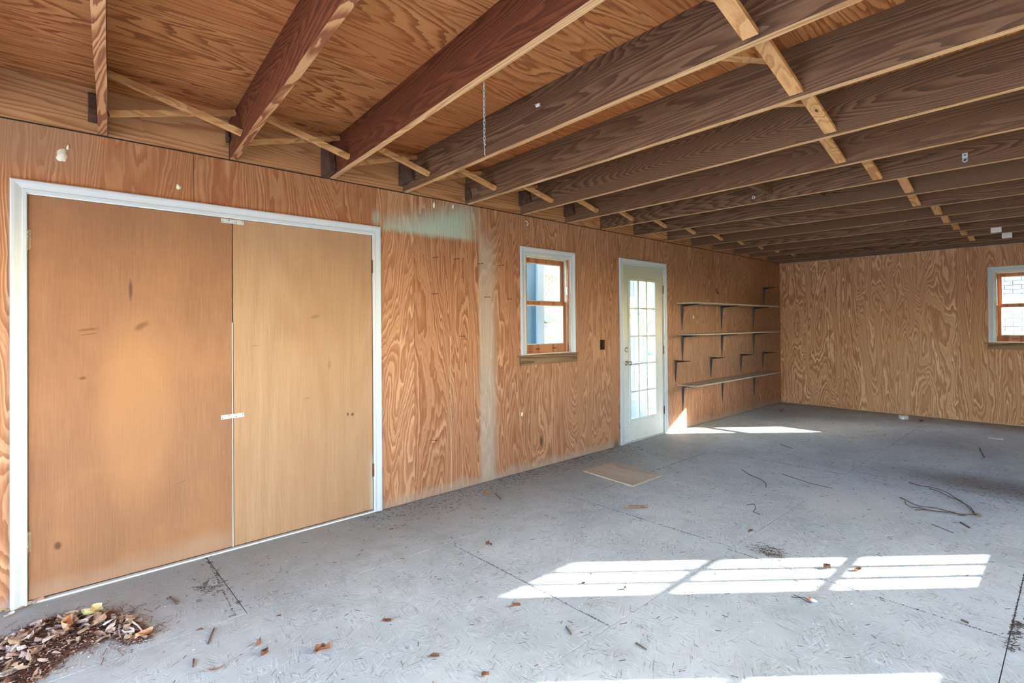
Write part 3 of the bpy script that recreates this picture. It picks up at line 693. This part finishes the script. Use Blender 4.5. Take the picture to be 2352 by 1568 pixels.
screw_me = MB().lathe((0, 0, 0), (0, -1, 0), [(0, .004), (.0015, .004), (.002, .002)], 8).mesh('screw', 'nail')
def bracket(x, z, big, label, group=None):
    o_ = link('shelf_bracket', bl_me if big else bs_me, None, (x, -.001, z), label=label, category='bracket', group=group)
    for dz in (-.05, -.2):
        s_ = link('screw', screw_me, None, None); s_.parent = o_; s_.location = (.0, -.017+(-dz)*.028, dz)
names_x = ['near the glazed door', 'at the middle', 'towards the corner']
for r_, (z, nm) in enumerate(((1.648, 'top'), (1.238, 'middle'), (.578, 'lowest'))):
    for k, x in enumerate((6.315, 7.43, 8.525)):
        bracket(x, z, True, f'black steel bracket under the {nm} shelf, the one {names_x[k]}')
for k, x in enumerate((6.136, 7.09, 8.05, 8.87)):
    bracket(x, .915, False, 'empty black bracket above the lowest shelf, ' + ('nearest the glazed door', 'second from the glazed door', 'third from the glazed door', 'nearest the corner')[k])
bracket(8.93, 1.98, False, 'empty black bracket highest on the wall, above the top shelf near the corner')
for z, nm, x1, d in ((1.65, 'top', 8.93, .262), (1.240, 'middle', 8.92, .262), (.580, 'lowest', 8.93, .268)):
    m = MB().cbox(6.185, x1, -d, -.002, z, z+.018, .002)
    m.build('wall_shelf', 'shelf', None, (6.185, 0, z), label={'top': 'top long plywood wall shelf, seen from below by the corner', 'middle': 'middle long plywood wall shelf between the two others', 'lowest': 'lowest long plywood wall shelf, its dusty top in view'}[nm], category='shelf', group='wall shelves on black brackets')
t = thing('wall_hook', 'small dark hook left high on the wall above the top shelf', 'hook', (7.3, 0, 1.86))
MB().tube([(7.3, -.001, 1.9), (7.3, -.004, 1.84), (7.3, -.02, 1.82), (7.3, -.028, 1.85)], .006, 8).build('hook', 'bracket', t)

# ------------------------------------------------------------------ nails and small marks on the long wall
def nail(x, z, label, l=.05, ang=0.0):
    m = MB(); e = (x+.018, -l, z+ang)
    m.tube([(x, .004, z), (x+.009, -l*.5, z+ang*.5), e], .0022, 7); m.lathe(e, (.2, -1, 0), [(0, .005), (.0015, .005), (.002, .003)], 10)
    m.build('nail', 'nail', None, (x, 0, z), label=label, category='nail')
NL = ['upper row, nearest the double doors', 'upper row, second from the double doors', 'upper row, third from the double doors', 'upper row, nearest the window', 'middle row, nearest the double doors', 'middle row, on the grey stain', 'middle row, nearest the window', 'lowest and alone, below the others']
for (x, z), l_ in zip(((2.388, 1.948), (2.604, 1.953), (2.864, 1.933), (3.108, 1.936), (2.386, 1.651), (2.941, 1.641), (3.203, 1.631), (2.656, 1.299)), NL):
    nail(x, z, 'rusty nail in the long wall, '+l_)
nail(2.365, .46, 'bent nail low in the long wall near the double doors')
def splat(x, z, rx, rz, label, seed):
    r2 = random.Random(seed); n = 14; m = MB(); vs = [(x, -.009, z)]; 
    for ring_, h in ((.55, -.007), (1, -.0005)):
        for k in range(n):
            t_ = 2*math.pi*k/n; q = ring_*(1+.35*(r2.random()-.5)); vs.append((x+rx*q*math.cos(t_)+.3*rz*q*math.sin(t_)*.3, h, z+rz*q*math.sin(t_)))
    fs = [(0, 1+k, 1+(k+1) % n) for k in range(n)]+[(1+k, 1+n+k, 1+n+(k+1) % n, 1+(k+1) % n) for k in range(n)]
    m.add(vs, fs, 0, True); m.build('mud_daub', 'splat', None, (x, 0, z), label=label, category='mud nest')
splat(.09, 2.296, .022, .035, 'largest pale mud daub above the left corner of the double doors', 3)
splat(.115, 2.345, .006, .014, 'tiny pale mud daub just above the largest one', 4)
splat(.612, 2.222, .012, .018, 'round pale mud daub above the middle of the double doors', 5)
splat(2.41, 2.385, .01, .03, 'pale drip mark at the wall top right of the double doors', 6)
splat(2.60, 2.40, .008, .022, 'second pale drip mark at the wall top above the green haze', 8)
splat(3.385, .545, .012, .022, 'pale daub low on the wall under the window', 7)
splat(6.62, 1.48, .018, .026, 'pale daub on the wall between the top and middle shelves', 9)
m = MB().tube([(3.45, 0, 2.385), (3.45, -.02, 2.38), (3.452, -.035, 2.36), (3.45, -.03, 2.34), (3.45, -.018, 2.345)], .004, 8)
m.build('cup_hook', 'white', None, (3.45, 0, 2.385), label='small white cup hook at the wall top left of the window', category='hook')

# ------------------------------------------------------------------ things hanging from or fixed to the joists
def chain():
    x, y, z = 1.425, -1.857, HW-.001
    root = thing('hanging_chain', 'thin metal chain hanging from the third joist', 'chain', (x, y, z))
    MB().tube([(x, y, z+.004), (x, y, z-.006), (x+.004, y, z-.012), (x, y, z-.016)], .0016, 6).build('eye_screw', 'zinc', root)
    n = 15; L = .0205; z -= .006
    for k in range(n):
        pts = []; r_ = .0042; hl = .0085
        for q in range(14):
            t_ = 2*math.pi*q/14; u = r_*math.cos(t_); w_ = hl*math.copysign(1, math.sin(t_))*(abs(math.sin(t_))**.7) + 0
            a = math.radians(20+90*(k % 2)); pts.append((x+u*math.cos(a), y+u*math.sin(a), z-.0125-k*.0172+w_*1.25))
        MB().tube(pts, .0011, 6, closed=True).build('link', 'zinc', root)
    zz = z-.0125-n*.0172+.008
    MB().tube([(x, y, zz+.006), (x+.006, y, zz), (x-.003, y, zz-.008), (x+.002, y, zz-.022), (x, y, zz-.042), (x+.004, y, zz-.046)], .0015, 6).build('wire_tail', 'zinc', root)
chain()
t = thing('pipe_strap', 'galvanized pipe strap on a joist face near the right edge', 'strap', (jx(9, -3.06), -3.06, 2.5))
xj = jx(9, -3.06)-.001
MB().cbox(xj-.003, xj, -3.075, -3.045, 2.50, 2.535, .001).build('strap_plate', 'zinc', t)
MB().tube([(xj-.004+.0, -3.06+.012*math.cos(a), 2.488+.014*math.sin(a)) for a in [math.pi*k/6 for k in range(13)]], .004, 6).build('strap_loop', 'zinc', t)
MB().lathe((xj-.003, -3.06, 2.52), (-1, 0, 0), [(0, .005), (.002, .004)], 8).build('screw', 'nail', t)
xj = jx(9, -1.67)-.001
t = thing('eye_bolt', 'small bright eye bolt in a joist beside the grey block', 'bolt', (xj, -1.67, 2.5))
MB().tube([(xj+.01, -1.67, 2.5), (xj-.02, -1.67, 2.49)], .004, 8).tube([(xj-.03, -1.67+.012*math.cos(a), 2.487+.012*math.sin(a)) for a in [math.tau*k/12 for k in range(12)]], .004, 6, closed=True).build('eye', 'chrome', t)
xj = jx(5, -1.583)-.001
t = thing('cable_staple', 'small white cable clip on the fourth large joist', 'clip', (xj, -1.583, 2.597))
MB().cbox(xj-.012, xj, -1.60, -1.572, 2.588, 2.604, .002).build('clip_body', 'white', t)
MB().tube([(xj-.012, -1.578, 2.597), (xj-.022, -1.578, 2.598)], .002, 6).build('nail_tip', 'zinc', t)
for x_i, y_, lb in ((15, -2.90, 'white junction box on the second joist from the end wall'), (16, -2.945, 'white junction box on the joist nearest the end wall')):
    xj = jx(x_i, y_)-.001; zc = 2.483
    t = thing('junction_box', lb, 'box', (xj, y_, zc), 'white junction boxes on the far joists')
    MB().cbox(xj-.04, xj, y_-.045, y_+.045, zc-.03, zc+.045, .004).build('box_body', 'white', t)
    MB().cbox(xj-.046, xj-.0405, y_-.048, y_+.048, zc-.033, zc+.048, .002).build('cover', 'white', t)
    MB().lathe((xj-.0465, y_, zc+.03), (-1, 0, 0), [(0, .004), (.001, .004)], 8).build('screw', 'zinc', t)

# ------------------------------------------------------------------ things on the floor
c4 = [fl(1340, 1083), fl(1408, 1063), fl(1522, 1093), fl(1453, 1118)]
m = MB(); m.hexa([(*p, .0006) for p in c4[::-1]]+[(*p, .011) for p in c4[::-1]])
m.build('plywood_board', 'board', None, (4.0, -.69, 0), label='pale square offcut of plywood lying on the floor before the glazed door', category='board')

def leaf_mesh(l, w_, seed, curl=.35, lobes=0):
    r2 = random.Random(seed); n = 9; k_ = 4; vs = []; c1, c2 = r2.uniform(.3, 1)*curl, r2.uniform(-.5, 1)*curl; tw = r2.uniform(-.6, .6)*curl
    for i in range(n+1):
        t_ = i/n; wd = w_*(math.sin(math.pi*min(1, t_*1.0)**.8)**.75)*(1+.18*(r2.random()-.5))
        if lobes: wd *= 1+.5*math.sin(t_*math.pi*lobes)
        for j in range(-k_, k_+1):
            u = j/k_
            x = (t_-.5)*l; y = u*wd/2
            z = c2*l*.7*(t_-.5)**2*2+c1*w_*(u*u)*1.1+tw*u*(t_-.5)*w_*2+.05*w_*(r2.random()-.5)+(0 if j else -.03*w_)
            vs.append((x, y, z))
    zmin = min(v[2] for v in vs); q = 2*k_+1
    vs = [(x, y, z-zmin) for x, y, z in vs]
    fs = [(i*q+j, (i+1)*q+j, (i+1)*q+j+1, i*q+j+1) for i in range(n) for j in range(q-1)]
    m = MB(); m.add(vs, fs, 0, True)
    m.tube([(-l*.5, 0, vs[k_][2]), (-l*.62, .002, vs[k_][2]+.002), (-l*.74, .006, .002)], .0009, 5)
    return m
lp = [leaf_mesh(rnd.uniform(.045, .075), rnd.uniform(.022, .040), 40+i, rnd.uniform(.3, .9)).mesh('dry_leaf', 'leaf_pale') for i in range(12)]
lb_ = [leaf_mesh(rnd.uniform(.030, .05), rnd.uniform(.018, .028), 90+i, rnd.uniform(.5, 1.1)).mesh('dry_leaf', 'leaf_brown') for i in range(6)]
# litter pile outline in floor metres
POLY = [fl(*p) for p in ((-60, 1500), (0, 1480), (60, 1440), (130, 1420), (215, 1402), (250, 1405), (300, 1418), (345, 1450), (330, 1475), (290, 1480), (255, 1462), (220, 1480), (170, 1500), (110, 1540), (60, 1580), (-60, 1640))]
def inside(x, y, P=POLY):
    c = False
    for i in range(len(P)):
        (x1, y1), (x2, y2) = P[i], P[i-1]
        if (y1 > y) != (y2 > y) and x < (x2-x1)*(y-y1)/(y2-y1)+x1: c = not c
    return c
bx0, bx1 = min(p[0] for p in POLY), max(p[0] for p in POLY); by0, by1 = min(p[1] for p in POLY), max(p[1] for p in POLY)
def in_pile():
    while True:
        x, y = rnd.uniform(bx0, bx1), rnd.uniform(by0, by1)
        if inside(x, y): return x, y
def edge_d(x, y):
    d = 9
    for i in range(len(POLY)):
        a, b = Vector(POLY[i-1]), Vector(POLY[i]); p = Vector((x, y)); t_ = max(0, min(1, (p-a).dot(b-a)/(b-a).length_squared)); d = min(d, (p-(a+(b-a)*t_)).length)
    return d
def slivers(m, pts, lr, wr, hmax=0, seed=1, tilt=.25, bend=0):
    r2 = random.Random(seed)
    for (x, y, zz) in pts:
        l = r2.uniform(*lr); w_ = r2.uniform(*wr); a = r2.uniform(0, math.tau); dx, dy = math.cos(a)*l/2, math.sin(a)*l/2; nx, ny = -math.sin(a)*w_/2, math.cos(a)*w_/2
        z = zz; dz = r2.uniform(0, tilt)*l*.4; h = w_*.7
        mx, my = nx*2*r2.uniform(-1, 1)*bend*l/w_, ny*2*r2.uniform(-1, 1)*bend*l/w_
        vs = [(x-dx+nx, y-dy+ny, z), (x-dx-nx, y-dy-ny, z), (x-dx, y-dy, z+h), (x+dx+nx+mx, y+dy+ny+my, z+dz), (x+dx-nx+mx, y+dy-ny+my, z+dz), (x+dx+mx, y+dy+my, z+dz+h)]
        m.add(vs, [(0, 1, 2), (5, 4, 3), (0, 3, 4, 1), (1, 4, 5, 2), (2, 5, 3, 0)])
def height(x, y): return .03*min(1, edge_d(x, y)/.12) if inside(x, y) else 0
pts = []
for k in range(3600):
    x, y = in_pile(); pts.append((x, y, .0008+height(x, y)*rnd.random()))
for k in range(1500):
    x, y = in_pile(); r_ = abs(rnd.gauss(0, .06)); a = rnd.uniform(0, math.tau); pts.append((x+r_*math.cos(a), y+r_*math.sin(a), .0006))
m = MB(); slivers(m, pts, (.012, .06), (.0012, .0028), seed=3, tilt=.5)
nl = len(m.f)
pts = [(*in_pile(), .001) for k in range(900)]
pts = [(x+rnd.gauss(0, .07), y-abs(rnd.gauss(0, .06)), .0008+height(x, y)*.8) for x, y, z in pts]
slivers(m, pts, (.003, .010), (.002, .0045), seed=9, tilt=.3); m.mi[nl:] = [1]*(len(m.f)-nl)
m.build('leaf_litter', ['litter', 'leaf_bits'], None, (0, -.5, 0), label='heap of brown pine needles and leaf crumbs before the left door', category='leaf litter', kind='stuff')
for k in range(230):
    x, y = in_pile(); me = rnd.choice(lp)
    o_ = link('dry_leaf', me, None, (x, y, .002+height(x, y)*rnd.uniform(.75, 1.2)), label='curled bleached leaf lying in the litter heap before the left door', category='leaf', group='dry leaves in the litter heap')
    s_ = rnd.uniform(.45, .95); o_.scale = (s_, s_, s_)
    o_.rotation_euler = (rnd.uniform(-.5, .5)+(math.pi if rnd.random() < .35 else 0), rnd.uniform(-.45, .45), rnd.uniform(0, math.tau))
    if abs(o_.rotation_euler[0]) > 2: o_.location.z += .02*s_
for k, (px, py) in enumerate(((12, 1402), (30, 1396), (48, 1394), (62, 1388), (22, 1410), (75, 1384), (90, 1378))):
    x, y = fl(px, py); o_ = link('dry_leaf', lp[k], None, (x, y-.02, .002), label='small dry leaf gathered at the foot of the left door casing', category='leaf', group='dry leaves at the casing foot')
    o_.scale = (.7, .7, .7); o_.rotation_euler = (rnd.uniform(-.3, .3), rnd.uniform(-.3, .3), rnd.uniform(0, 6))
def one_leaf(mb_, px, py, rot, mat, label, tilt=(0, 0), z=.001, s_=1):
    x, y = fl(px, py); o_ = link('dry_leaf', mb_.mesh('dry_leaf', mat), None, (x, y, z), label=label, category='leaf'); o_.rotation_euler = (tilt[0], tilt[1], rot); o_.scale = (s_,)*3
one_leaf(leaf_mesh(.085, .07, 5, .3, 3), 212, 1425, .6, 'leaf_yellow', 'large lobed yellow leaf on the top of the litter heap', (.1, .1), .035)
one_leaf(leaf_mesh(.085, .045, 6, .6), 147, 1458, 1.4, 'leaf_tan', 'large tan oval leaf curled in the middle of the litter heap', (.5, -.1), .035)
one_leaf(leaf_mesh(.075, .042, 8, .4), 80, 1515, .9, 'leaf_pale', 'pale pink oval leaf near the lower edge of the litter heap', (.2, .1), .032)
one_leaf(leaf_mesh(.075, .036, 12, .5), 330, 1463, .4, 'leaf_tan', 'yellowish leaf at the right tip of the litter heap', (.1, .1), .010)
one_leaf(leaf_mesh(.09, .04, 14, .5), 20, 1560, .5, 'crumb', 'white grey leaf at the bottom left corner of the picture', (.1, .1), .02)
SC = [(1184, 1393, .3, 'brown cupped leaf below the left tip of the sun patch', 1.15), (997, 1508, .2, 'brown leaf with a pale tip on the open floor near the bottom', 1.0), (888, 1428, .1, 'narrow brown leaf with a white tip on the open floor', .9),
      (608, 1503, 1.0, 'small reddish brown leaf right of the litter heap', .8), (1115, 1553, .4, 'tiny reddish leaf at the bottom edge of the floor', .7), (595, 1480, 1.2, 'brown winged seed leaf with a dark stem', .8),
      (459, 1447, .3, 'tiny brown leaf between the heap and the floor joint', .6), (1725, 1220, .6, 'reddish leaf beyond the sun patch', 1.0), (1970, 1310, .2, 'orange brown leaf inside the sun patch on the right', 1.0),
      (1900, 1305, 2.4, 'long thin brown leaf inside the sun patch', .9), (1118, 1137, .5, 'dark curled leaf by the foot of the long wall', 1.2), (1120, 1250, .2, 'small dark red leaf on the floor below the long wall', .7),
      (1128, 1251, 1.7, 'small dark red leaf touching its twin below the long wall', .6), (640, 1415, .5, 'small rust leaf crumb near the pale joint line', .5), (1340, 1340, .4, 'small dry leaf bit in the left of the sun patch', .5), (1435, 1353, .9, 'tan leaf bit by the front edge of the sun patch', .5)]
for k, (px, py, rot, lab, s_) in enumerate(SC):
    x, y = fl(px, py); o_ = link('dry_leaf', lb_[k % 6], None, (x, y, .001), label=lab, category='leaf'); o_.rotation_euler = (rnd.uniform(-.15, .15), rnd.uniform(-.1, .1), rot+YAW-1.57); o_.scale = (s_,)*3
one_leaf(leaf_mesh(.065, .02, 21, .8), 490, 1540, -.3, 'leaf_pale', 'long curled leaf, half brown half pale, at the bottom of the floor')
one_leaf(leaf_mesh(.062, .022, 22, .9, 4), 740, 1495, -.2, 'leaf_brown', 'ragged brown and white leaf on the open floor', (.2, 0))
# bark, twigs, bulb, scraps
def px_tube(name, pts, r, mat, label, cat='twig', n=7, parent=None, lift=0):
    P_ = [Vector((*fl(x, y), 0)) for x, y in pts]; rs = [r]*len(P_) if not hasattr(r, '__len__') else r
    P_ = [p+Vector((0, 0, rs[i]+.0008+lift*math.sin(math.pi*i/(len(P_)-1)))) for i, p in enumerate(P_)]
    o = P_[0].copy(); o.z = 0
    m = MB().tube(P_, rs, n)
    if parent is not None: return m.build(name, mat, parent)
    return m.build(name, mat, None, o, label=label, category=cat)
x, y = fl(1461, 1167); d = Vector((cr.x, cr.y)).normalized()
m = MB(); vs = []; r2 = random.Random(4)
for k in range(8):
    t_ = k/7; w_ = .018*math.sin(math.pi*min(.97, t_*.9+.06))**.6; cx, cy = x+d.x*(t_-.5)*.17, y+d.y*(t_-.5)*.17
    for a in range(8):
        an = math.tau*a/8; q = 1+.3*(r2.random()-.5); vs.append((cx-d.y*w_*q*math.cos(an), cy+d.x*w_*q*math.cos(an), .012+.010*q*math.sin(an)))
fs = [(8*k+a, 8*k+(a+1) % 8, 8*k+8+(a+1) % 8, 8*k+8+a) for k in range(7) for a in range(8)]+[list(range(8))[::-1], list(range(56, 64))]
m.add(vs, fs); m.build('bark_piece', 'bark', None, (x, y, 0), label='flat piece of brown bark on the floor below the plywood offcut', category='bark')
vt = thing('vine_twig', 'long wiry forked vine twig lying on the right of the floor', 'twig', (*fl(2250, 1186), 0))
zz = lambda a, b: (2040+a/9.8, 1080+b/9.8)
for pts in ([(465, 275), (560, 320), (750, 378), (930, 410), (1120, 455), (1300, 530), (1440, 610), (1590, 700), (1750, 800), (1850, 850), (1960, 985)],
            [(930, 420), (1100, 480), (1250, 560), (1400, 640), (1540, 700), (1740, 810), (1800, 870), (1900, 950), (1930, 1000)],
            [(270, 620), (400, 690), (560, 790), (710, 850), (900, 870), (1100, 895), (1300, 950), (1500, 985), (1600, 1030), (1750, 1025)],
            [(375, 715), (400, 790), (500, 860), (700, 890), (900, 940), (1100, 965), (1400, 990), (1560, 1000), (1700, 1010)],
            [(600, 900), (800, 915), (950, 950), (1300, 985), (1600, 1030), (1900, 1020), (2000, 1015)]):
    px_tube('stem', [zz(*p) for p in pts], .0032, 'twig', None, parent=vt, lift=.012)
px_tube('stem_stub', [zz(1960, 1000), zz(2030, 1025), zz(2090, 1050)], [.007, .009, .008], 'bark', None, parent=vt)
TW = [([(2206, 1200), (2228, 1213)], .004, 'short thick dark twig right of the forked vine'), ([(2250, 1030), (2261, 1052)], .0045, 'straight dark twig in the far right of the floor'),
      ([(1703, 1078), (1720, 1090), (1745, 1100), (1759, 1110), (1760, 1120)], .0026, 'curved thin twig in the middle of the floor'), ([(1715, 1160), (1733, 1158), (1736, 1168), (1730, 1176), (1745, 1182)], .0024, 'hook shaped thin twig beyond the sun patch'),
      ([(1796, 1089), (1860, 1110), (1912, 1122)], .002, 'very thin straight twig right of the floor middle'), ([(477, 1480), (484, 1462), (492, 1444)], .003, 'forked twig standing out right of the litter heap'),
      ([(443, 1533), (445, 1515)], .003, 'short upright looking twig by the litter heap'), ([(390, 1372), (400, 1382), (406, 1388)], .004, 'dark short twig between heap and door seam'),
      ([(2140, 1204), (2190, 1224)], .002, 'thin dark twig below the forked vine'), ([(1792, 1021), (1820, 1030)], .003, 'small dark twig near the far sun patch'),
      ([(1300, 1440), (1312, 1458)], .0028, 'small dark splinter on the floor left of centre'), ([(1460, 1478), (1485, 1493)], .0032, 'dark splinter in the lower middle of the floor'),
      ([(2208, 1425), (2224, 1432)], .004, 'thick dark splinter in the lower right'), ([(1138, 1134), (1150, 1148)], .0036, 'stubby twig by the foot of the long wall')]
for pts, r_, lab in TW: px_tube('twig', pts, r_, 'twig', lab)
px_tube('pale_twig', [(296, 1420), (302, 1437), (315, 1446), (330, 1455)], .004, 'twig_pale', 'bleached white twig on the right of the litter heap', lift=.02)
bt = thing('mini_bulb', 'tiny white bulb with a red collar and two crossed wire leads', 'bulb', (*fl(1868, 1383), 0))
A = Vector((*fl(1863, 1381), .011)); B = Vector((*fl(1877, 1386), .009)); dv = (B-A)
MB().lathe(A, dv, [(0, .0085), (dv.length*.35, .0085), (dv.length*.8, .0065), (dv.length*1.0, .0035), (dv.length*1.05, .001)], 14).build('bulb_glass', 'frost', bt)
MB().lathe(A-dv.normalized()*.009, dv, [(0, .010), (.009, .010)], 14).build('collar', 'red', bt)
for pts in ([(1862, 1379), (1848, 1376), (1836, 1374), (1824, 1367)], [(1862, 1385), (1852, 1383), (1838, 1376), (1826, 1375), (1818, 1371)]): px_tube('lead', pts, .0016, 'wire', None, parent=bt, lift=.006)
x, y = fl(2287, 1007); 
MB().hexa([(x-.05, y-.07, .0008), (x+.05, y-.06, .0008), (x+.045, y+.07, .0008), (x-.055, y+.06, .0008), (x-.05, y-.07, .003), (x+.05, y-.06, .005), (x+.045, y+.07, .003), (x-.055, y+.06, .004)]).build('paper_scrap', 'paper', None, (x, y, 0), label='white paper card on the far right of the floor', category='paper')
x, y = fl(2075, 962); r2 = random.Random(2); m = MB(); vs = [(x+.05*math.cos(math.tau*k/9)*(1+.4*(r2.random()-.5)), y+.05*math.sin(math.tau*k/9)*(1+.4*(r2.random()-.5)), z) for z in (.001, .03, .055) for k in range(9)]
m.add(vs, [(9*j+k, 9*j+(k+1) % 9, 9*j+9+(k+1) % 9, 9*j+9+k) for j in range(2) for k in range(9)]+[list(range(18, 27))]); m.build('plastic_scrap', 'plastic_bag', None, (x, y, 0), label='crumpled clear plastic scrap at the foot of the end wall', category='scrap')
x, y = fl(2115, 968); one_leaf(leaf_mesh(.13, .06, 31, .7), 2115, 968, 0.2, 'leaf_brown', 'brown leaf scrap on the floor beside the plastic scrap')
one_leaf(leaf_mesh(.10, .05, 33, .7), 1793, 945, 0.9, 'leaf_brown', 'dark leaf scrap in the far corner of the room')
# loose specks, needles and splinters everywhere
pts = []
for k in range(1500): pts.append((rnd.uniform(-.2, 9.5), rnd.uniform(-3.9, -.03), .0006))
for k in range(900): pts.append((rnd.uniform(1.7, 5.0), -.02-abs(rnd.gauss(0, .16)), .0006))
for k in range(420): pts.append((rnd.gauss(5.8, .3), rnd.gauss(-3.3, .5), .0006))
for k in range(160): pts.append((3.29+rnd.gauss(0, .045), -2.294+rnd.gauss(0, .06), .0006))
for k in range(110): pts.append((rnd.uniform(3.02, 3.35), -3.37+rnd.gauss(0, .012), .0006))
for k in range(45): pts.append((.745+rnd.gauss(0, .012), rnd.uniform(-.8, 0), .0006))
for k in range(90): pts.append((.66+rnd.gauss(0, .04), -.42+rnd.gauss(0, .05), .0006))
BD = lambda x, y: 3.70 < x < 4.32 and -1.04 < y < -.34
ndl = [p for p in pts if not inside(p[0], p[1]) and not BD(p[0], p[1])]
crm = [p for p in [(rnd.uniform(0, 9), rnd.uniform(-3.8, -.05), .0006) for k in range(400)] if not inside(p[0], p[1]) and not BD(p[0], p[1])]
# dirt packed in the open joints and along the wall foot
pts = []
for (a, b) in (((.75, 0), (.70, -.83)), ((1.945, -.84), (1.945, -2.1)), ((3.185, -.84), (3.185, -2.1)), ((3.14, -2.1), (3.14, -3.35)), ((5.45, -.84), (5.45, -2.1)), ((5.62, -2.1), (5.62, -3.9)), ((3.1, -3.355), (5.6, -3.355)), ((3.5, -.835), (5.3, -.835))):
    for k in range(int(130*math.dist(a, b))):
        t_ = rnd.random(); pts.append((a[0]+(b[0]-a[0])*t_+rnd.gauss(0, .0018), a[1]+(b[1]-a[1])*t_+rnd.gauss(0, .0018), .0004))
for k in range(1500): pts.append((rnd.uniform(1.93, XB), -.004-abs(rnd.gauss(0, .012)), .0006))
m = MB(); slivers(m, ndl, (.006, .034), (.0012, .0030), seed=5, tilt=.2); n1 = len(m.f)
slivers(m, crm, (.003, .012), (.002, .006), seed=15, tilt=.2); n2 = len(m.f)
slivers(m, pts, (.003, .010), (.0012, .0028), seed=25, tilt=.2)
m.mi[n1:n2] = [1]*(n2-n1); m.mi[n2:] = [2]*(len(m.f)-n2)
m.build('floor_debris', ['needle', 'crumb', 'dirt'], None, (4, -2, 0), label='dark needles, splinters and pale crumbs scattered over the painted floor', category='debris', kind='stuff')

# ------------------------------------------------------------------ outdoors
struct('ground', MB().box(-60, 80, -60, 80, -.45, -.35), 'lawn')
struct('driveway', MB().box(-30, XF-.12, -9, 4, -.345, -.13), 'concrete')
struct('side_yard', MB().box(XB+.3, 12.3, -12, 0, -.345, -.3), 'lawn')
porch = struct('porch_floor', MB().box(3, 18, .35, 7.5, -.345, -.06), 'porch')
# neighbouring wing seen through the long wall's window
h1 = thing('house_wing', 'pale house wing with brick wall and white corner post outside the window', 'house', (8.8, 5, -.06))
MB().box(4.6, 5.776, 2.2, 2.32, -.06, 3.0).build('siding_panel', 'panel_blue', h1)
MB().cbox(5.78, 5.935, 2.16, 2.32, -.06, 3.0, .01).build('corner_post', 'post', h1)
MB().box(4.6, 12.0, 2.16, 2.4, 2.62, 2.95).build('porch_beam', 'post', h1)
MB().box(5, 20, 5.08, 5.3, -.06, 3.6).build('brick_backing', 'mortar', h1)
MB().cbox(5, 20, 4.85, 5.075, 2.59, 3.0, .01).build('fascia', 'post', h1)
MB().cbox(5, 20, 4.75, 4.84, 2.86, 2.98, .01).build('gutter', 'post', h1)
MB().box(2.4, 19, .13, 5.4, 3.02, 3.12).build('porch_shade_roof', 'panel_blue', h1)  # roof and ceiling added, run far along, to shade the view outdoors
MB().box(2.4, 19, .13, 4.8, 2.96, 3.0).build('porch_shade_ceiling', 'panel_blue', h1)
m = MB(); r2 = random.Random(8)
for j in range(37):
    z = -.05+j*.072
    x = 6.0+(.107 if j % 2 else 0)
    while x < 17.2:
        m.box(x, x+.203, 5.062+r2.uniform(0, .006), 5.079, z, z+.062); x += .214
m.build('brick_courses', 'brick_tan', h1, kind='stuff')
MB().hexa([(8.6, 4.7, 1.45), (9.15, 4.7, 1.45), (9.15, 5.05, 1.45), (8.6, 5.05, 1.45), (8.62, 5.02, 1.72), (8.9, 5.02, 1.72), (8.9, 5.05, 1.72), (8.62, 5.05, 1.72)]).build('vent_hood', 'green', h1)
MB().cbox(8.6, 9.2, 4.66, 5.05, 1.36, 1.42, .01).build('vent_shelf', 'post', h1)
MB().cbox(8.62, 9.05, 4.9, 5.05, 1.24, 1.35, .01).build('vent_base', 'post', h1)
cl = thing('porch_column', 'white square column outside the glazed door', 'column', (8.4, 2.2, -.06))
MB().cbox(8.31, 8.51, 2.12, 2.3, -.06, 2.6, .01).build('shaft', 'post', cl); MB().cbox(8.28, 8.54, 2.09, 2.33, -.06, .08, .01).build('base', 'post', cl)
rl = thing('stair_railing', 'white railing rising with outdoor steps beyond the glazed door', 'railing', (10.9, 3.5, -.06))
A, B = Vector((9.9, 3.5, .5)), Vector((11.6, 3.5, 1.9))
MB().beam(A, B, .05, .06).build('handrail', 'post', rl); MB().beam(A-Vector((0, 0, .36)), B-Vector((0, 0, .7)), .04, .05).build('bottom_rail', 'post', rl)
for k in range(13):
    t_ = k/12; p = A+(B-A)*t_; MB().cbox(p.x-.018, p.x+.018, 3.48, 3.52, p.z-.36-.34*t_, p.z, .003).build('baluster', 'post', rl)
MB().cbox(9.83, 9.92, 3.455, 3.545, -.06, .66, .006).build('newel_post', 'post', rl)
for k in range(6): MB().box(10.1+k*.28, 11.9, 3.56, 4.6, -.06+k*.17, .11+k*.17).build('step', 'porch', rl)
# brick house close outside the end wall's window: single bricks where the window shows them
h2 = thing('brick_house', 'white washed brick house wall close outside the end wall window', 'house', (12.5, -2.0, -.3))
MB().box(12.52, 12.8, -4.7, -.75, -.3, 4.2).build('brick_backing', 'mortar_dark', h2)
bm_ = MB().box(0, .02, 0, .203, 0, .062).mesh('brick', 'brick_white')
m = MB(); cnt = 0
for j in range(60):
    z = -.28+j*.072; y = -4.69+(.107 if j % 2 else 0)
    while y < -1.0:
        dx_ = r2.uniform(0, .006)
        if -4.15 < y < -1.9 and .70 < z < 2.65 and cnt < 298:
            o_ = link('brick', bm_, None, None); o_.parent = h2; o_.location = Vector((12.50+dx_, y, z))-h2.location; cnt += 1
        else: m.box(12.50+dx_, 12.52, y, y+.203, z, z+.062)
        y += .214
m.build('brick_courses', 'brick_white', h2, kind='stuff')
MB().cbox(12.2, 12.9, -4.9, -.6, 4.2, 4.4, .01).build('eave_board', 'post', h2)
for o_ in list(S.objects):
    if o_.parent is not None and o_.parent.type == 'EMPTY' and False: pass
